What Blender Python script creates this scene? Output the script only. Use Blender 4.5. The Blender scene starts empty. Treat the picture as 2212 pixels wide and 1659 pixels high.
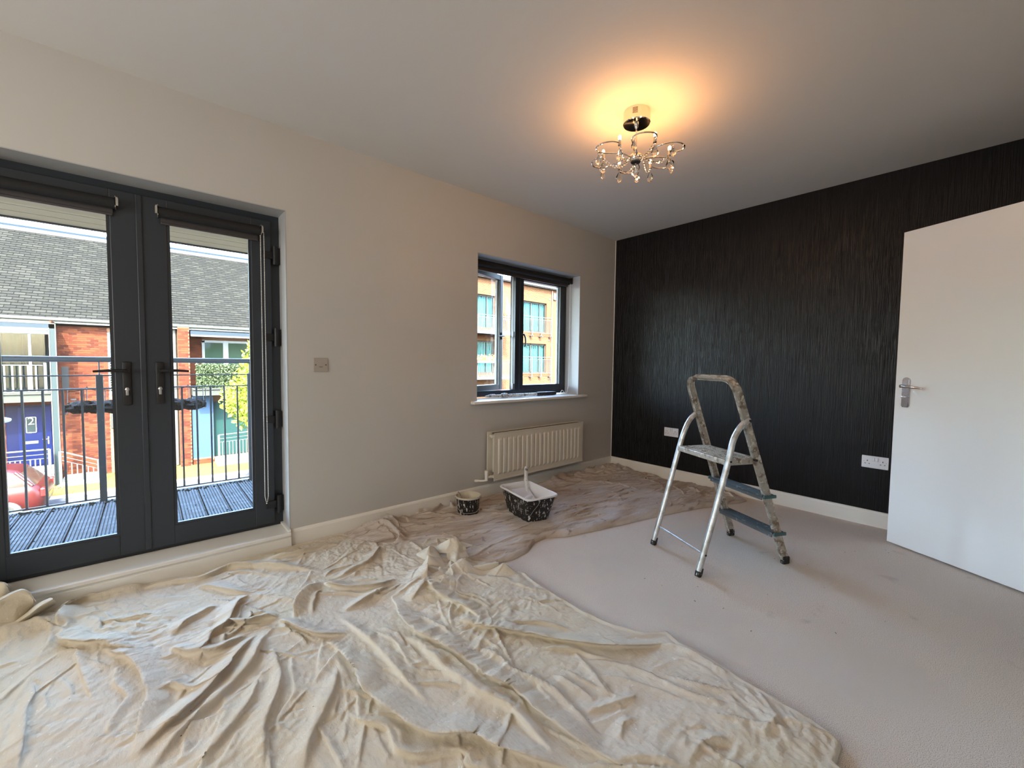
import bpy, bmesh, math, random
import numpy as np
from mathutils import Vector, Matrix
PI = math.pi
sc = bpy.context.scene
COL = sc.collection
random.seed(7)

# ------------------------------------------------------------------ camera
R3 = ((0.7526118, -0.6583609, 0.0116758), (0.0238976, 0.0450304, 0.9986997), (0.6580306, 0.7513542, -0.0496237))
CAMP = (-3.88177, -2.74232, 1.13)
cd = bpy.data.cameras.new('camera')
cam = bpy.data.objects.new('camera', cd)
COL.objects.link(cam)
r, u, f = [Vector(a) for a in R3]
M = Matrix(((r.x, u.x, -f.x, CAMP[0]), (r.y, u.y, -f.y, CAMP[1]), (r.z, u.z, -f.z, CAMP[2]), (0, 0, 0, 1)))
cam.matrix_world = M
cd.sensor_width = 36.0
cd.lens = 901.987 / 2212 * 36.0
cd.clip_start = 0.05
cd.clip_end = 300
sc.camera = cam

# ------------------------------------------------------------------ world, sun, exposure
SKY_STRENGTH = 2.6
SUN_STRENGTH = 18.0
world = bpy.data.worlds.new('sky')
sc.world = world
world.use_nodes = True
wn = world.node_tree
bg = wn.nodes['Background']
sky = wn.nodes.new('ShaderNodeTexSky')
sky.sky_type = 'NISHITA'
sky.sun_disc = False
SUN_DIR = Vector((-0.25, -0.64, 0.72)).normalized()
sky.sun_elevation = math.asin(SUN_DIR.z)
sky.sun_rotation = math.atan2(SUN_DIR.x, SUN_DIR.y)
sky.air_density = 1.0
sky.dust_density = 3.0
sky.ozone_density = 1.0
wn.links.new(sky.outputs[0], bg.inputs[0])
bg.inputs[1].default_value = SKY_STRENGTH
sd = bpy.data.lights.new('sun', 'SUN')
sd.energy = SUN_STRENGTH
sd.angle = 0.009
sd.color = (1.0, 0.88, 0.70)
so = bpy.data.objects.new('sun', sd)
COL.objects.link(so)
so.location = (-20, -20, 30)
so.rotation_euler = SUN_DIR.to_track_quat('Z', 'Y').to_euler()
sc.view_settings.view_transform = 'Standard'
sc.view_settings.look = 'None'
sc.view_settings.exposure = 2.05
sc.view_settings.gamma = 1.0
sc.view_settings.use_curve_mapping = False
BULB_W = 0.42
SIDE_FILL = 1.6  # emission of the added fill panel in the left wall

# ------------------------------------------------------------------ helpers
ORG = {}


def thing(name, label, cat, loc=(0, 0, 0), group=None):
    o = bpy.data.objects.new(name, None)
    o.empty_display_size = 0.1
    COL.objects.link(o)
    o.location = loc
    o['label'] = label
    o['category'] = cat
    if group:
        o['group'] = group
    ORG[o.name] = Vector(loc)
    return o


def tag(o, label=None, cat=None, group=None, kind=None):
    if label: o['label'] = label
    if cat: o['category'] = cat
    if group: o['group'] = group
    if kind: o['kind'] = kind
    return o


def link(name, me, m, parent=None, loc=None):
    o = bpy.data.objects.new(name, me)
    COL.objects.link(o)
    if m and not me.materials:
        me.materials.append(m)
    if parent:
        o.parent = parent
    if loc is not None:
        o.location = loc
    return o


class MB:
    """collects shapes in world coordinates and links them as one mesh object"""

    def __init__(s, X=None):
        s.v = []
        s.f = []
        s.X = X

    def add(s, vs, fs):
        n = len(s.v)
        if s.X is not None:
            vs = [s.X @ Vector(p) for p in vs]
        s.v += [tuple(p) for p in vs]
        s.f += [tuple(i + n for i in q) for q in fs]
        return s

    def box(s, x0, x1, y0, y1, z0, z1, b=0.0):
        x0, x1 = min(x0, x1), max(x0, x1)
        y0, y1 = min(y0, y1), max(y0, y1)
        z0, z1 = min(z0, z1), max(z0, z1)
        if b <= 0:
            vs = [(x, y, z) for z in (z0, z1) for y in (y0, y1) for x in (x0, x1)]
            return s.add(vs, [(0, 2, 3, 1), (4, 5, 7, 6), (0, 1, 5, 4), (2, 6, 7, 3), (0, 4, 6, 2), (1, 3, 7, 5)])
        b = min(b, (x1 - x0) / 2.01, (y1 - y0) / 2.01, (z1 - z0) / 2.01)
        bm = bmesh.new()
        bmesh.ops.create_cube(bm, size=1)
        for v in bm.verts:
            v.co = Vector(((x0 + x1) / 2 + v.co.x * (x1 - x0), (y0 + y1) / 2 + v.co.y * (y1 - y0), (z0 + z1) / 2 + v.co.z * (z1 - z0)))
        bmesh.ops.bevel(bm, geom=bm.edges[:], offset=b, segments=2, affect='EDGES', profile=0.5)
        bm.verts.index_update()
        s.add([v.co.copy() for v in bm.verts], [[v.index for v in q.verts] for q in bm.faces])
        bm.free()
        return s

    def tube(s, pts, r, n=8, closed=False, caps=True, flat=1.0):
        P = [Vector(p) for p in pts]
        m = len(P)
        T = []
        for i in range(m):
            if closed:
                t = P[(i + 1) % m] - P[i - 1]
            else:
                t = P[min(i + 1, m - 1)] - P[max(i - 1, 0)]
            T.append(t.normalized())
        up = Vector((0, 0, 1)) if abs(T[0].z) < 0.9 else Vector((0, 1, 0))
        a = T[0].cross(up).normalized()
        vs = []
        for i in range(m):
            a = (a - T[i] * a.dot(T[i])).normalized()
            b = T[i].cross(a)
            rr = r[i] if isinstance(r, (list, tuple)) else r
            for k in range(n):
                an = 2 * PI * k / n
                vs.append(P[i] + a * (rr * math.cos(an)) + b * (rr * flat * math.sin(an)))
        fs = []
        for i in range(m if closed else m - 1):
            j = (i + 1) % m
            for k in range(n):
                fs.append((i * n + k, i * n + (k + 1) % n, j * n + (k + 1) % n, j * n + k))
        if caps and not closed:
            fs.append(tuple(range(n))[::-1])
            fs.append(tuple((m - 1) * n + k for k in range(n)))
        return s.add(vs, fs)

    def bar(s, pts, w, t, side):
        """flat bar swept along pts; side = direction of its width"""
        P = [Vector(p) for p in pts]
        side = Vector(side).normalized()
        vs = []
        m = len(P)
        for i in range(m):
            T = (P[min(i + 1, m - 1)] - P[max(i - 1, 0)]).normalized()
            n = T.cross(side).normalized()
            sd_ = n.cross(T).normalized()
            for a, b in ((-1, -1), (1, -1), (1, 1), (-1, 1)):
                vs.append(P[i] + sd_ * (a * w / 2) + n * (b * t / 2))
        fs = [(0, 1, 2, 3)[::-1], tuple(4 * (m - 1) + k for k in range(4))]
        for i in range(m - 1):
            for k in range(4):
                fs.append((4 * i + k, 4 * i + (k + 1) % 4, 4 * i + 4 + (k + 1) % 4, 4 * i + 4 + k))
        return s.add(vs, fs)

    def lathe(s, prof, c=(0, 0, 0), n=24, cap0=True, cap1=True):
        vs = []
        for rr, z in prof:
            for k in range(n):
                a = 2 * PI * k / n
                vs.append((c[0] + rr * math.cos(a), c[1] + rr * math.sin(a), c[2] + z))
        fs = []
        for i in range(len(prof) - 1):
            for k in range(n):
                fs.append((i * n + k, i * n + (k + 1) % n, (i + 1) * n + (k + 1) % n, (i + 1) * n + k))
        if cap0: fs.append(tuple(range(n))[::-1])
        if cap1: fs.append(tuple((len(prof) - 1) * n + k for k in range(n)))
        return s.add(vs, fs)

    def prism(s, poly, axis, a0, a1):
        """poly of 2-D points extruded along axis 0/1/2 between a0 and a1"""
        def P(p, a):
            q = list(p)
            q.insert(axis, a)
            return tuple(q)
        n = len(poly)
        vs = [P(p, a0) for p in poly] + [P(p, a1) for p in poly]
        fs = [tuple(range(n))[::-1], tuple(range(n, 2 * n))]
        for k in range(n):
            fs.append((k, (k + 1) % n, n + (k + 1) % n, n + k))
        return s.add(vs, fs)

    def ball(s, c, r, n=8, m=6, sx=1, sy=1, sz=1):
        vs = [(c[0], c[1], c[2] - r * sz)]
        for j in range(1, m):
            t = PI * j / m
            for k in range(n):
                a = 2 * PI * k / n
                vs.append((c[0] + r * sx * math.sin(t) * math.cos(a), c[1] + r * sy * math.sin(t) * math.sin(a), c[2] - r * sz * math.cos(t)))
        vs.append((c[0], c[1], c[2] + r * sz))
        fs = [(0, 1 + (k + 1) % n, 1 + k) for k in range(n)]
        for j in range(m - 2):
            for k in range(n):
                fs.append((1 + j * n + k, 1 + j * n + (k + 1) % n, 1 + (j + 1) * n + (k + 1) % n, 1 + (j + 1) * n + k))
        L = len(vs) - 1
        fs += [(1 + (m - 2) * n + k, 1 + (m - 2) * n + (k + 1) % n, L) for k in range(n)]
        return s.add(vs, fs)

    def mesh(s, name='m', smooth=False, off=None):
        me = bpy.data.meshes.new(name)
        v = s.v
        if off is not None:
            v = [(p[0] - off[0], p[1] - off[1], p[2] - off[2]) for p in v]
        me.from_pydata(v, [], s.f)
        me.update()
        bm = bmesh.new()
        bm.from_mesh(me)
        bmesh.ops.recalc_face_normals(bm, faces=bm.faces[:])
        bm.to_mesh(me)
        bm.free()
        if smooth:
            me.polygons.foreach_set('use_smooth', [True] * len(me.polygons))
            try:
                me.set_sharp_from_angle(angle=math.radians(40))
            except Exception:
                pass
        return me

    def build(s, name, m, parent=None, smooth=False):
        off = None
        if parent is not None:
            off = ORG.get(parent.name)
            if off is None:
                off = Vector((0, 0, 0))
        o = link(name, s.mesh(name, smooth, off), m, parent)
        if parent is not None:
            ORG[o.name] = off
        return o


# ------------------------------------------------------------------ materials
def mat(name, col, rough=0.5, metal=0.0, spec=0.5, noise=None, bump=None, emit=None, coat=0.0):
    """noise=(scale, colour2, lo, hi, (sx,sy,sz)), bump=(scale, strength, distance, (sx,sy,sz))"""
    m = bpy.data.materials.new(name)
    m.use_nodes = True
    nt = m.node_tree
    p = nt.nodes['Principled BSDF']
    p.inputs['Base Color'].default_value = (*col, 1)
    p.inputs['Roughness'].default_value = rough
    p.inputs['Metallic'].default_value = metal
    p.inputs['Specular IOR Level'].default_value = spec
    p.inputs['Coat Weight'].default_value = coat
    tc = nt.nodes.new('ShaderNodeTexCoord')
    last = None
    if noise:
        lst = noise if isinstance(noise, list) else [noise]
        for (scale, c2, lo, hi, sxyz) in lst:
            mp = nt.nodes.new('ShaderNodeMapping')
            mp.inputs['Scale'].default_value = sxyz
            nt.links.new(tc.outputs['Object'], mp.inputs[0])
            nz = nt.nodes.new('ShaderNodeTexNoise')
            nz.inputs['Scale'].default_value = scale
            nz.inputs['Detail'].default_value = 5
            nt.links.new(mp.outputs[0], nz.inputs['Vector'])
            rp = nt.nodes.new('ShaderNodeMapRange')
            rp.inputs[1].default_value = lo
            rp.inputs[2].default_value = hi
            nt.links.new(nz.outputs[0], rp.inputs[0])
            mx = nt.nodes.new('ShaderNodeMix')
            mx.data_type = 'RGBA'
            nt.links.new(rp.outputs[0], mx.inputs[0])
            if last is None:
                mx.inputs[6].default_value = (*col, 1)
            else:
                nt.links.new(last, mx.inputs[6])
            mx.inputs[7].default_value = (*c2, 1)
            last = mx.outputs[2]
        nt.links.new(last, p.inputs['Base Color'])
    if bump:
        lst = bump if isinstance(bump, list) else [bump]
        prev = None
        for (scale, st, dist, sxyz) in lst:
            mp = nt.nodes.new('ShaderNodeMapping')
            mp.inputs['Scale'].default_value = sxyz
            nt.links.new(tc.outputs['Object'], mp.inputs[0])
            nz = nt.nodes.new('ShaderNodeTexNoise')
            nz.inputs['Scale'].default_value = scale
            nz.inputs['Detail'].default_value = 4
            nt.links.new(mp.outputs[0], nz.inputs['Vector'])
            bp = nt.nodes.new('ShaderNodeBump')
            bp.inputs['Strength'].default_value = st
            bp.inputs['Distance'].default_value = dist
            nt.links.new(nz.outputs[0], bp.inputs['Height'])
            if prev: nt.links.new(prev, bp.inputs['Normal'])
            prev = bp.outputs[0]
        nt.links.new(prev, p.inputs['Normal'])
    if emit:
        p.inputs['Emission Color'].default_value = (*emit[0], 1)
        p.inputs['Emission Strength'].default_value = emit[1]
    return m


def glass_mat(name, tint=(1, 1, 1), gloss=0.06, rough=0.0):
    m = bpy.data.materials.new(name)
    m.use_nodes = True
    nt = m.node_tree
    nt.nodes.remove(nt.nodes['Principled BSDF'])
    out = nt.nodes['Material Output']
    tr = nt.nodes.new('ShaderNodeBsdfTransparent')
    tr.inputs[0].default_value = (*tint, 1)
    gl = nt.nodes.new('ShaderNodeBsdfGlossy')
    gl.inputs['Roughness'].default_value = rough
    mx = nt.nodes.new('ShaderNodeMixShader')
    mx.inputs[0].default_value = gloss
    nt.links.new(tr.outputs[0], mx.inputs[1])
    nt.links.new(gl.outputs[0], mx.inputs[2])
    nt.links.new(mx.outputs[0], out.inputs[0])
    return m


def brick_mat(name, c1, c2, mortar, scale=1.0, vertical_axis='xz'):
    m = bpy.data.materials.new(name)
    m.use_nodes = True
    nt = m.node_tree
    p = nt.nodes['Principled BSDF']
    p.inputs['Roughness'].default_value = 0.9
    p.inputs['Specular IOR Level'].default_value = 0.0
    tc = nt.nodes.new('ShaderNodeTexCoord')
    sp = nt.nodes.new('ShaderNodeSeparateXYZ')
    cb = nt.nodes.new('ShaderNodeCombineXYZ')
    nt.links.new(tc.outputs['Object'], sp.inputs[0])
    ad = nt.nodes.new('ShaderNodeMath')
    nt.links.new(sp.outputs[0], ad.inputs[0])
    nt.links.new(sp.outputs[1], ad.inputs[1])
    nt.links.new(ad.outputs[0], cb.inputs[0])
    nt.links.new(sp.outputs[2], cb.inputs[1])
    bt = nt.nodes.new('ShaderNodeTexBrick')
    bt.inputs['Color1'].default_value = (*c1, 1)
    bt.inputs['Color2'].default_value = (*c2, 1)
    bt.inputs['Mortar'].default_value = (*mortar, 1)
    bt.inputs['Scale'].default_value = scale
    bt.inputs['Mortar Size'].default_value = 0.012
    bt.inputs['Brick Width'].default_value = 0.225
    bt.inputs['Row Height'].default_value = 0.075
    nt.links.new(cb.outputs[0], bt.inputs['Vector'])
    nt.links.new(bt.outputs[0], p.inputs['Base Color'])
    bp = nt.nodes.new('ShaderNodeBump')
    bp.inputs['Strength'].default_value = 0.5
    bp.inputs['Distance'].default_value = 0.01
    bp.invert = True
    nt.links.new(bt.outputs['Fac'], bp.inputs['Height'])
    nt.links.new(bp.outputs[0], p.inputs['Normal'])
    return m


U = (1, 1, 1)
m_wall = mat('cream wall paint', (0.515, 0.495, 0.455), 0.55, bump=(14, 0.05, 0.01, U), noise=(0.9, (0.495, 0.48, 0.445), 0.35, 0.7, U))
m_ceil = mat('matt ceiling paint', (0.62, 0.60, 0.57), 0.8, bump=(40, 0.04, 0.004, U))
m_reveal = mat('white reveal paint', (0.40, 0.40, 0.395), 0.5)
m_gloss = mat('cream gloss woodwork', (0.78, 0.755, 0.69), 0.35, bump=(30, 0.03, 0.004, U))
m_frame = mat('anthracite grey plastic frame', (0.022, 0.028, 0.036), 0.4)
m_black = mat('black plastic', (0.006, 0.006, 0.007), 0.45)
m_blind = mat('black roller blind fabric', (0.008, 0.008, 0.009), 0.8)
m_chrome = mat('polished chrome', (0.75, 0.75, 0.76), 0.08, 1.0)
m_steel = mat('dull steel', (0.5, 0.5, 0.5), 0.35, 1.0)
m_white = mat('white plastic', (0.72, 0.72, 0.74), 0.35)
m_dark = mat('dark hole', (0.01, 0.01, 0.01), 0.8)
m_glass = glass_mat('clear glass', (0.94, 0.97, 0.96), 0.05)
m_winglass = glass_mat('reflective window glass', (0.55, 0.62, 0.63), 0.012, 0.02)
m_rad = mat('cream radiator enamel', (0.64, 0.60, 0.50), 0.35)
m_door = mat('white satin door paint', (0.80, 0.81, 0.80), 0.3, bump=(10, 0.02, 0.004, U))
m_plate = mat('beige plastic plate', (0.36, 0.325, 0.28), 0.5)

# ================================================================== ROOM SHELL
H = 2.474
XL, YC = -6.2, -3.06          # left wall, wall behind the camera
FX0, FX1, FZ0, FZ1 = -4.536, -3.250, 0.105, 2.004     # french door opening
WX0, WX1, WZ0, WZ1 = -1.863, -0.584, 0.820, 2.015     # window opening
T = 0.30


def struct(o, label=None):
    o['kind'] = 'structure'
    if label: o['label'] = label
    return o


b = MB()
b.box(XL - .2, FX0, 0, T, -.3, H)
b.box(FX0, FX1, 0, T, FZ1, H)
b.box(FX0, FX1, 0.06, T, -.3, FZ0 - .004)
b.box(FX1, WX0, 0, T, -.3, H)
b.box(WX0, WX1, 0, T, WZ1, H)
b.box(WX0, WX1, 0, T, -.3, WZ0 - .022)
b.box(WX1, 0.2, 0, T, -.3, H)
struct(b.build('wall_back', m_wall))
# plaster reveals, thin white linings of the two openings
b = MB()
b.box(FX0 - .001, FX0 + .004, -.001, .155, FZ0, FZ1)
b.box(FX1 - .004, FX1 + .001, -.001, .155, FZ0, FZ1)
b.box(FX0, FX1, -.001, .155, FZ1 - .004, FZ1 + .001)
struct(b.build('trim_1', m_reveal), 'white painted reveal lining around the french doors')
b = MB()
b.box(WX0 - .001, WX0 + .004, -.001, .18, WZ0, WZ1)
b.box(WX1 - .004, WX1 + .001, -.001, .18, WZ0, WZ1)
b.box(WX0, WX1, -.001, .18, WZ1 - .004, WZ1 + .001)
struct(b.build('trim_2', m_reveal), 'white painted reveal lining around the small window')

# right wall: charcoal ribbed wallpaper
m_paper = bpy.data.materials.new('charcoal ribbed wallpaper')
m_paper.use_nodes = True
nt = m_paper.node_tree
p = nt.nodes['Principled BSDF']
p.inputs['Roughness'].default_value = 0.36
p.inputs['Specular IOR Level'].default_value = 0.30
tc = nt.nodes.new('ShaderNodeTexCoord')


def nz(scale, sx, detail=3, rough=0.5, dist=0.0):
    mp = nt.nodes.new('ShaderNodeMapping')
    mp.inputs['Scale'].default_value = sx
    nt.links.new(tc.outputs['Object'], mp.inputs[0])
    n = nt.nodes.new('ShaderNodeTexNoise')
    n.inputs['Scale'].default_value = scale
    n.inputs['Detail'].default_value = detail
    n.inputs['Roughness'].default_value = rough
    n.inputs['Distortion'].default_value = dist
    nt.links.new(mp.outputs[0], n.inputs['Vector'])
    return n.outputs[0]


def ramp(src, lo, hi):
    rp = nt.nodes.new('ShaderNodeMapRange')
    rp.inputs[1].default_value = lo
    rp.inputs[2].default_value = hi
    nt.links.new(src, rp.inputs[0])
    return rp.outputs[0]


def math_(op, a, b_):
    n = nt.nodes.new('ShaderNodeMath')
    n.operation = op
    for i, q in enumerate((a, b_)):
        if isinstance(q, (int, float)): n.inputs[i].default_value = q
        else: nt.links.new(q, n.inputs[i])
    return n.outputs[0]


rib = nz(1.0, (1, 130, 4.2), 2, 0.6, 0.25)
rib2 = nz(1.0, (1, 260, 12), 2, 0.5)
ribs = ramp(rib, 0.40, 0.62)
hgt = math_('ADD', ribs, math_('MULTIPLY', rib2, 0.5))
# drop seams every 0.52 m
sp = nt.nodes.new('ShaderNodeSeparateXYZ')
nt.links.new(tc.outputs['Object'], sp.inputs[0])
fr = math_('FRACT', math_('MULTIPLY', sp.outputs[1], 1 / 0.52), 0)
seam = math_('LESS_THAN', math_('ABSOLUTE', math_('SUBTRACT', fr, 0.5), 0), 0.006)
hgt = math_('SUBTRACT', hgt, math_('MULTIPLY', seam, 1.2))
bp = nt.nodes.new('ShaderNodeBump')
bp.inputs['Strength'].default_value = 0.75
bp.inputs['Distance'].default_value = 0.0022
nt.links.new(hgt, bp.inputs['Height'])
nt.links.new(bp.outputs[0], p.inputs['Normal'])
mx = nt.nodes.new('ShaderNodeMix')
mx.data_type = 'RGBA'
mx.inputs[6].default_value = (0.0012, 0.0014, 0.0022, 1)
mx.inputs[7].default_value = (0.0055, 0.006, 0.008, 1)
nt.links.new(ramp(rib, 0.48, 0.72), mx.inputs[0])
nt.links.new(mx.outputs[2], p.inputs['Base Color'])
b = MB()
b.box(0, 0.2, YC - .2, 0, -.3, H)
struct(b.build('wall_right', m_paper), 'charcoal ribbed wallpaper wall')
b = MB()
b.box(-.004, 0, -.007, 0, .11, H)
struct(b.build('trim_3', m_gloss), 'pale paint line in the corner beside the dark wallpaper')

# wall behind the camera with the doorway of the open door, and left wall
DX0, DX1 = -1.425, -0.655
b = MB()
b.box(XL - .2, DX0, YC - .12, YC, 0, H)
b.box(DX1, 0.2, YC - .12, YC, 0, H)
b.box(DX0, DX1, YC - .12, YC, 1.99, H)
struct(b.build('wall_front', m_wall))
b = MB()
SY0, SY1, SZ0, SZ1 = -2.75, -.55, .82, 2.05
b.box(XL - .2, XL, YC - .12, SY0, 0, H)
b.box(XL - .2, XL, SY1, T, 0, H)
b.box(XL - .2, XL, SY0, SY1, 0, SZ0)
b.box(XL - .2, XL, SY0, SY1, SZ1, H)
struct(b.build('wall_left', m_wall))
# added emitter framed as a side window, out of view, to brighten the room
t = thing('fill_window', 'added glowing fill panel framed as a side window, out of view', 'window', (XL, -1.65, SZ0))
t['kind'] = 'structure'
b = MB()
for (a0, a1, c0, c1) in ((SY0, SY1, SZ0, SZ0 + .05), (SY0, SY1, SZ1 - .05, SZ1), (SY0, SY0 + .05, SZ0, SZ1), (SY1 - .05, SY1, SZ0, SZ1), (-1.68, -1.62, SZ0, SZ1)):
    b.box(XL - .16, XL - .09, a0, a1, c0, c1)
b.build('window_frame', m_frame, t)
b = MB()
NC = 120
b.add([(XL - .05 + .012 * math.sin(i * 1.05), SY0 + (SY1 - SY0) * i / NC, z) for i in range(NC + 1) for z in (SZ0 + .01, SZ1 - .01)], [(2 * i, 2 * i + 1, 2 * i + 3, 2 * i + 2) for i in range(NC)])
b.build('fill_panel', mat('glowing fill panel', (.8, .8, .8), .9, emit=((1.0, .95, .88), SIDE_FILL)), t, True)
b = MB()
b.box(-2.2, -0.3, YC - 1.5, YC - 1.4, 0, H)
b.box(-2.3, -2.2, YC - 1.5, YC - .12, 0, H)
b.box(-.3, -.2, YC - 1.5, YC - .12, 0, H)
struct(b.build('wall_hall', m_wall))

# ceiling / roof / upper storey mass
b = MB()
b.box(XL - .2, .2, YC - 1.5, T, H, H + .25)
struct(b.build('ceiling', m_ceil))
m_outer = mat('outer wall brick', (0.16, 0.06, 0.04), 0.9)
b = MB()
b.box(-9, 3, -5, .3, H + .25, 5.6)
b.box(-9, XL - .21, .02, .3, -3.35, H + .25)
b.box(.21, 3, .02, .3, -3.35, H + .25)
b.box(XL - .2, .2, .02, .3, -3.35, -.31)
struct(b.build('wall_upper', m_outer))

# carpet
m_carpet = mat('beige cut pile carpet', (0.90, 0.785, 0.67), 0.95, spec=0.1,
               noise=[(400, (0.44, 0.36, 0.29), 0.46, 0.66, U), (1.3, (0.73, 0.64, 0.55), 0.5, 0.66, U), (0.8, (0.76, 0.72, 0.68), 0.55, 0.8, U), (6, (0.50, 0.42, 0.36), 0.66, 0.85, U)],
               bump=[(650, 0.8, 0.005, U), (160, 0.35, 0.005, U)])
b = MB()
b.box(XL - .2, .2, YC - 1.5, .06, -.3, 0)
struct(b.build('floor', m_carpet), 'beige cut pile carpet')
# bits of lint and paint flakes on the carpet
rr = random.Random(4)
b = MB()
for i in range(34):
    x, y = rr.uniform(-2.0, -.3), rr.uniform(-2.5, -1.2)
    if y > -1.3 - .35 * (x + 2): continue
    a = rr.uniform(0, PI); l = rr.uniform(.003, .008)
    dx, dy = l * math.cos(a), l * math.sin(a)
    b.add([(x - dx, y - dy, .002), (x + dy * .4, y - dx * .4, .003), (x + dx, y + dy, .002), (x - dy * .4, y + dx * .4, .005)], [(0, 1, 2, 3)])
tag(b.build('carpet_debris', mat('dark grit', (.09, .065, .045), .9)), 'dark specks of grit scattered on the bare beige carpet', 'debris', kind='stuff')

# skirtings


def skirt(name, p0, p1, axis, face):
    # profile: flat board with rounded top edge
    prof = [(0, 0), (.018, 0), (.018, .095), (.014, .104), (.006, .110), (0, .110)]
    b = MB()
    if axis == 0:
        b.prism([(face - d, z) for d, z in prof], 0, p0, p1)
    else:
        b.prism([(face - d, z) for d, z in prof], 1, p0, p1)
    return struct(b.build(name, m_gloss))


skirt('baseboard_back', FX1 + .004, -.0005, 0, 0.0)
b = MB()
prof = [(0, 0), (.018, 0), (.018, .095), (.014, .104), (.006, .110), (0, .110)]
b.prism([(-d, z) for d, z in prof], 1, YC + .001, -.001)
struct(b.build('baseboard_right', m_gloss))
b = MB()
b.prism([(-d, z) for d, z in prof], 0, XL + .001, FX0)
struct(b.build('baseboard_left', m_gloss))
# kerb under the french doors: nosing board on a riser
b = MB()
b.box(FX0 + .001, FX1 - .001, -.040, .155, .083, .105, .004)
b.box(FX0 + .001, FX1 - .001, -.032, .06, .0, .083)
b.box(FX0 + .001, FX1 - .001, -.036, -.030, .0, .072, .002)
b.box(FX1 - .02, FX1 - .001, -.03, .155, .105, .118, .003)
struct(b.build('trim_4', m_gloss), 'cream painted timber kerb board under the french doors')

# ================================================================== FRENCH DOORS
YF = 0.155                     # room-side face of the frame
t = thing('door_1', 'anthracite french doors with black handles opening onto the balcony', 'french doors', (-3.893, YF, .105))
t['kind'] = 'structure'
b = MB()
D0 = YF + .055
b.box(FX0, FX0 + .056, YF, YF + .07, FZ0, FZ1)
b.box(FX1 - .056, FX1, YF, YF + .07, FZ0, FZ1)
b.box(FX0 + .056, FX1 - .056, YF, YF + .07, FZ1 - .05, FZ1)
b.box(FX0 + .056, FX1 - .056, YF, YF + .07, FZ0, FZ0 + .028)
b.build('door_frame', m_frame, t)
b = MB()
b.box(-3.905, -3.881, YF - .030, YF - .0225, .13, 1.958, .003)
b.box(-3.903, -3.883, YF + .01, YF + .05, .13, 1.958)
b.build('meeting_strip', m_frame, t)
LX = [(FX0 + .052, -3.895), (-3.891, FX1 - .052)]
for side, (x0, x1) in enumerate(LX):
    z0, z1 = .125, 1.962
    gx0, gx1 = (-4.378, -4.002) if side == 0 else (-3.784, -3.406)
    gz0, gz1 = .230, 1.858
    yy = YF - .022
    b = MB()
    b.box(x0, gx0, yy, yy + .06, z0, z1, .004)
    b.box(gx1, x1, yy, yy + .06, z0, z1, .004)
    b.box(gx0 - .002, gx1 + .002, yy + .0005, yy + .0595, z0, gz0, .004)
    b.box(gx0 - .002, gx1 + .002, yy + .0005, yy + .0595, gz1, z1, .004)
    leaf = b.build('door_leaf', m_frame, t)
    # glazing bead, lighter on its inner edge
    b = MB()
    w = .012
    b.box(gx0, gx0 + w, yy + .004, yy + .02, gz0, gz1)
    b.box(gx1 - w, gx1, yy + .004, yy + .02, gz0, gz1)
    b.box(gx0 + w, gx1 - w, yy + .004, yy + .02, gz0, gz0 + w)
    b.box(gx0 + w, gx1 - w, yy + .004, yy + .02, gz1 - w, gz1)
    b.build('glazing_bead', m_frame, leaf)
    b = MB()
    b.box(gx0 + .002, gx1 - .002, yy + .028, yy + .032, gz0 + .002, gz1 - .002)
    b.build('pane', m_glass, leaf)
    # handle
    hx = -3.957 if side == 0 else -3.829
    s = -1 if side == 0 else 1
    b = MB()
    b.box(hx - .018, hx + .018, yy - .012, yy, .895, 1.115, .006)
    plate = b.build('handle_plate', m_black, leaf, True)
    b = MB()
    b.tube([(hx, yy - .01, 1.07), (hx, yy - .05, 1.07)], .012, 10)
    b.tube([(hx, yy - .05, 1.07), (hx + s * .02, yy - .054, 1.071), (hx + s * .07, yy - .052, 1.071), (hx + s * .118, yy - .046, 1.067)], [.011, .011, .009, .007], 10, flat=.8)
    b.build('lever', m_black, leaf, True)
    b = MB()
    b.box(hx - .006, hx + .006, yy - .016, yy - .011, .945, .985, .003)
    b.ball((hx, yy - .014, .975), .009, sy=.4)
    b.build('lock_cylinder', m_steel, leaf, True)
# black hinges on the right jamb
for z in (1.76, 1.27, .77, .245):
    b = MB()
    b.box(-3.35, -3.292, YF - .032, YF - .02, z - .022, z + .022, .004)
    b.tube([(-3.283, YF - .034, z - .055), (-3.283, YF - .034, z + .055)], .013, 12)
    b.box(-3.283, -3.255, YF - .03, YF, z - .05, z + .05, .004)
    b.build('hinge', m_black, t, True)
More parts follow.
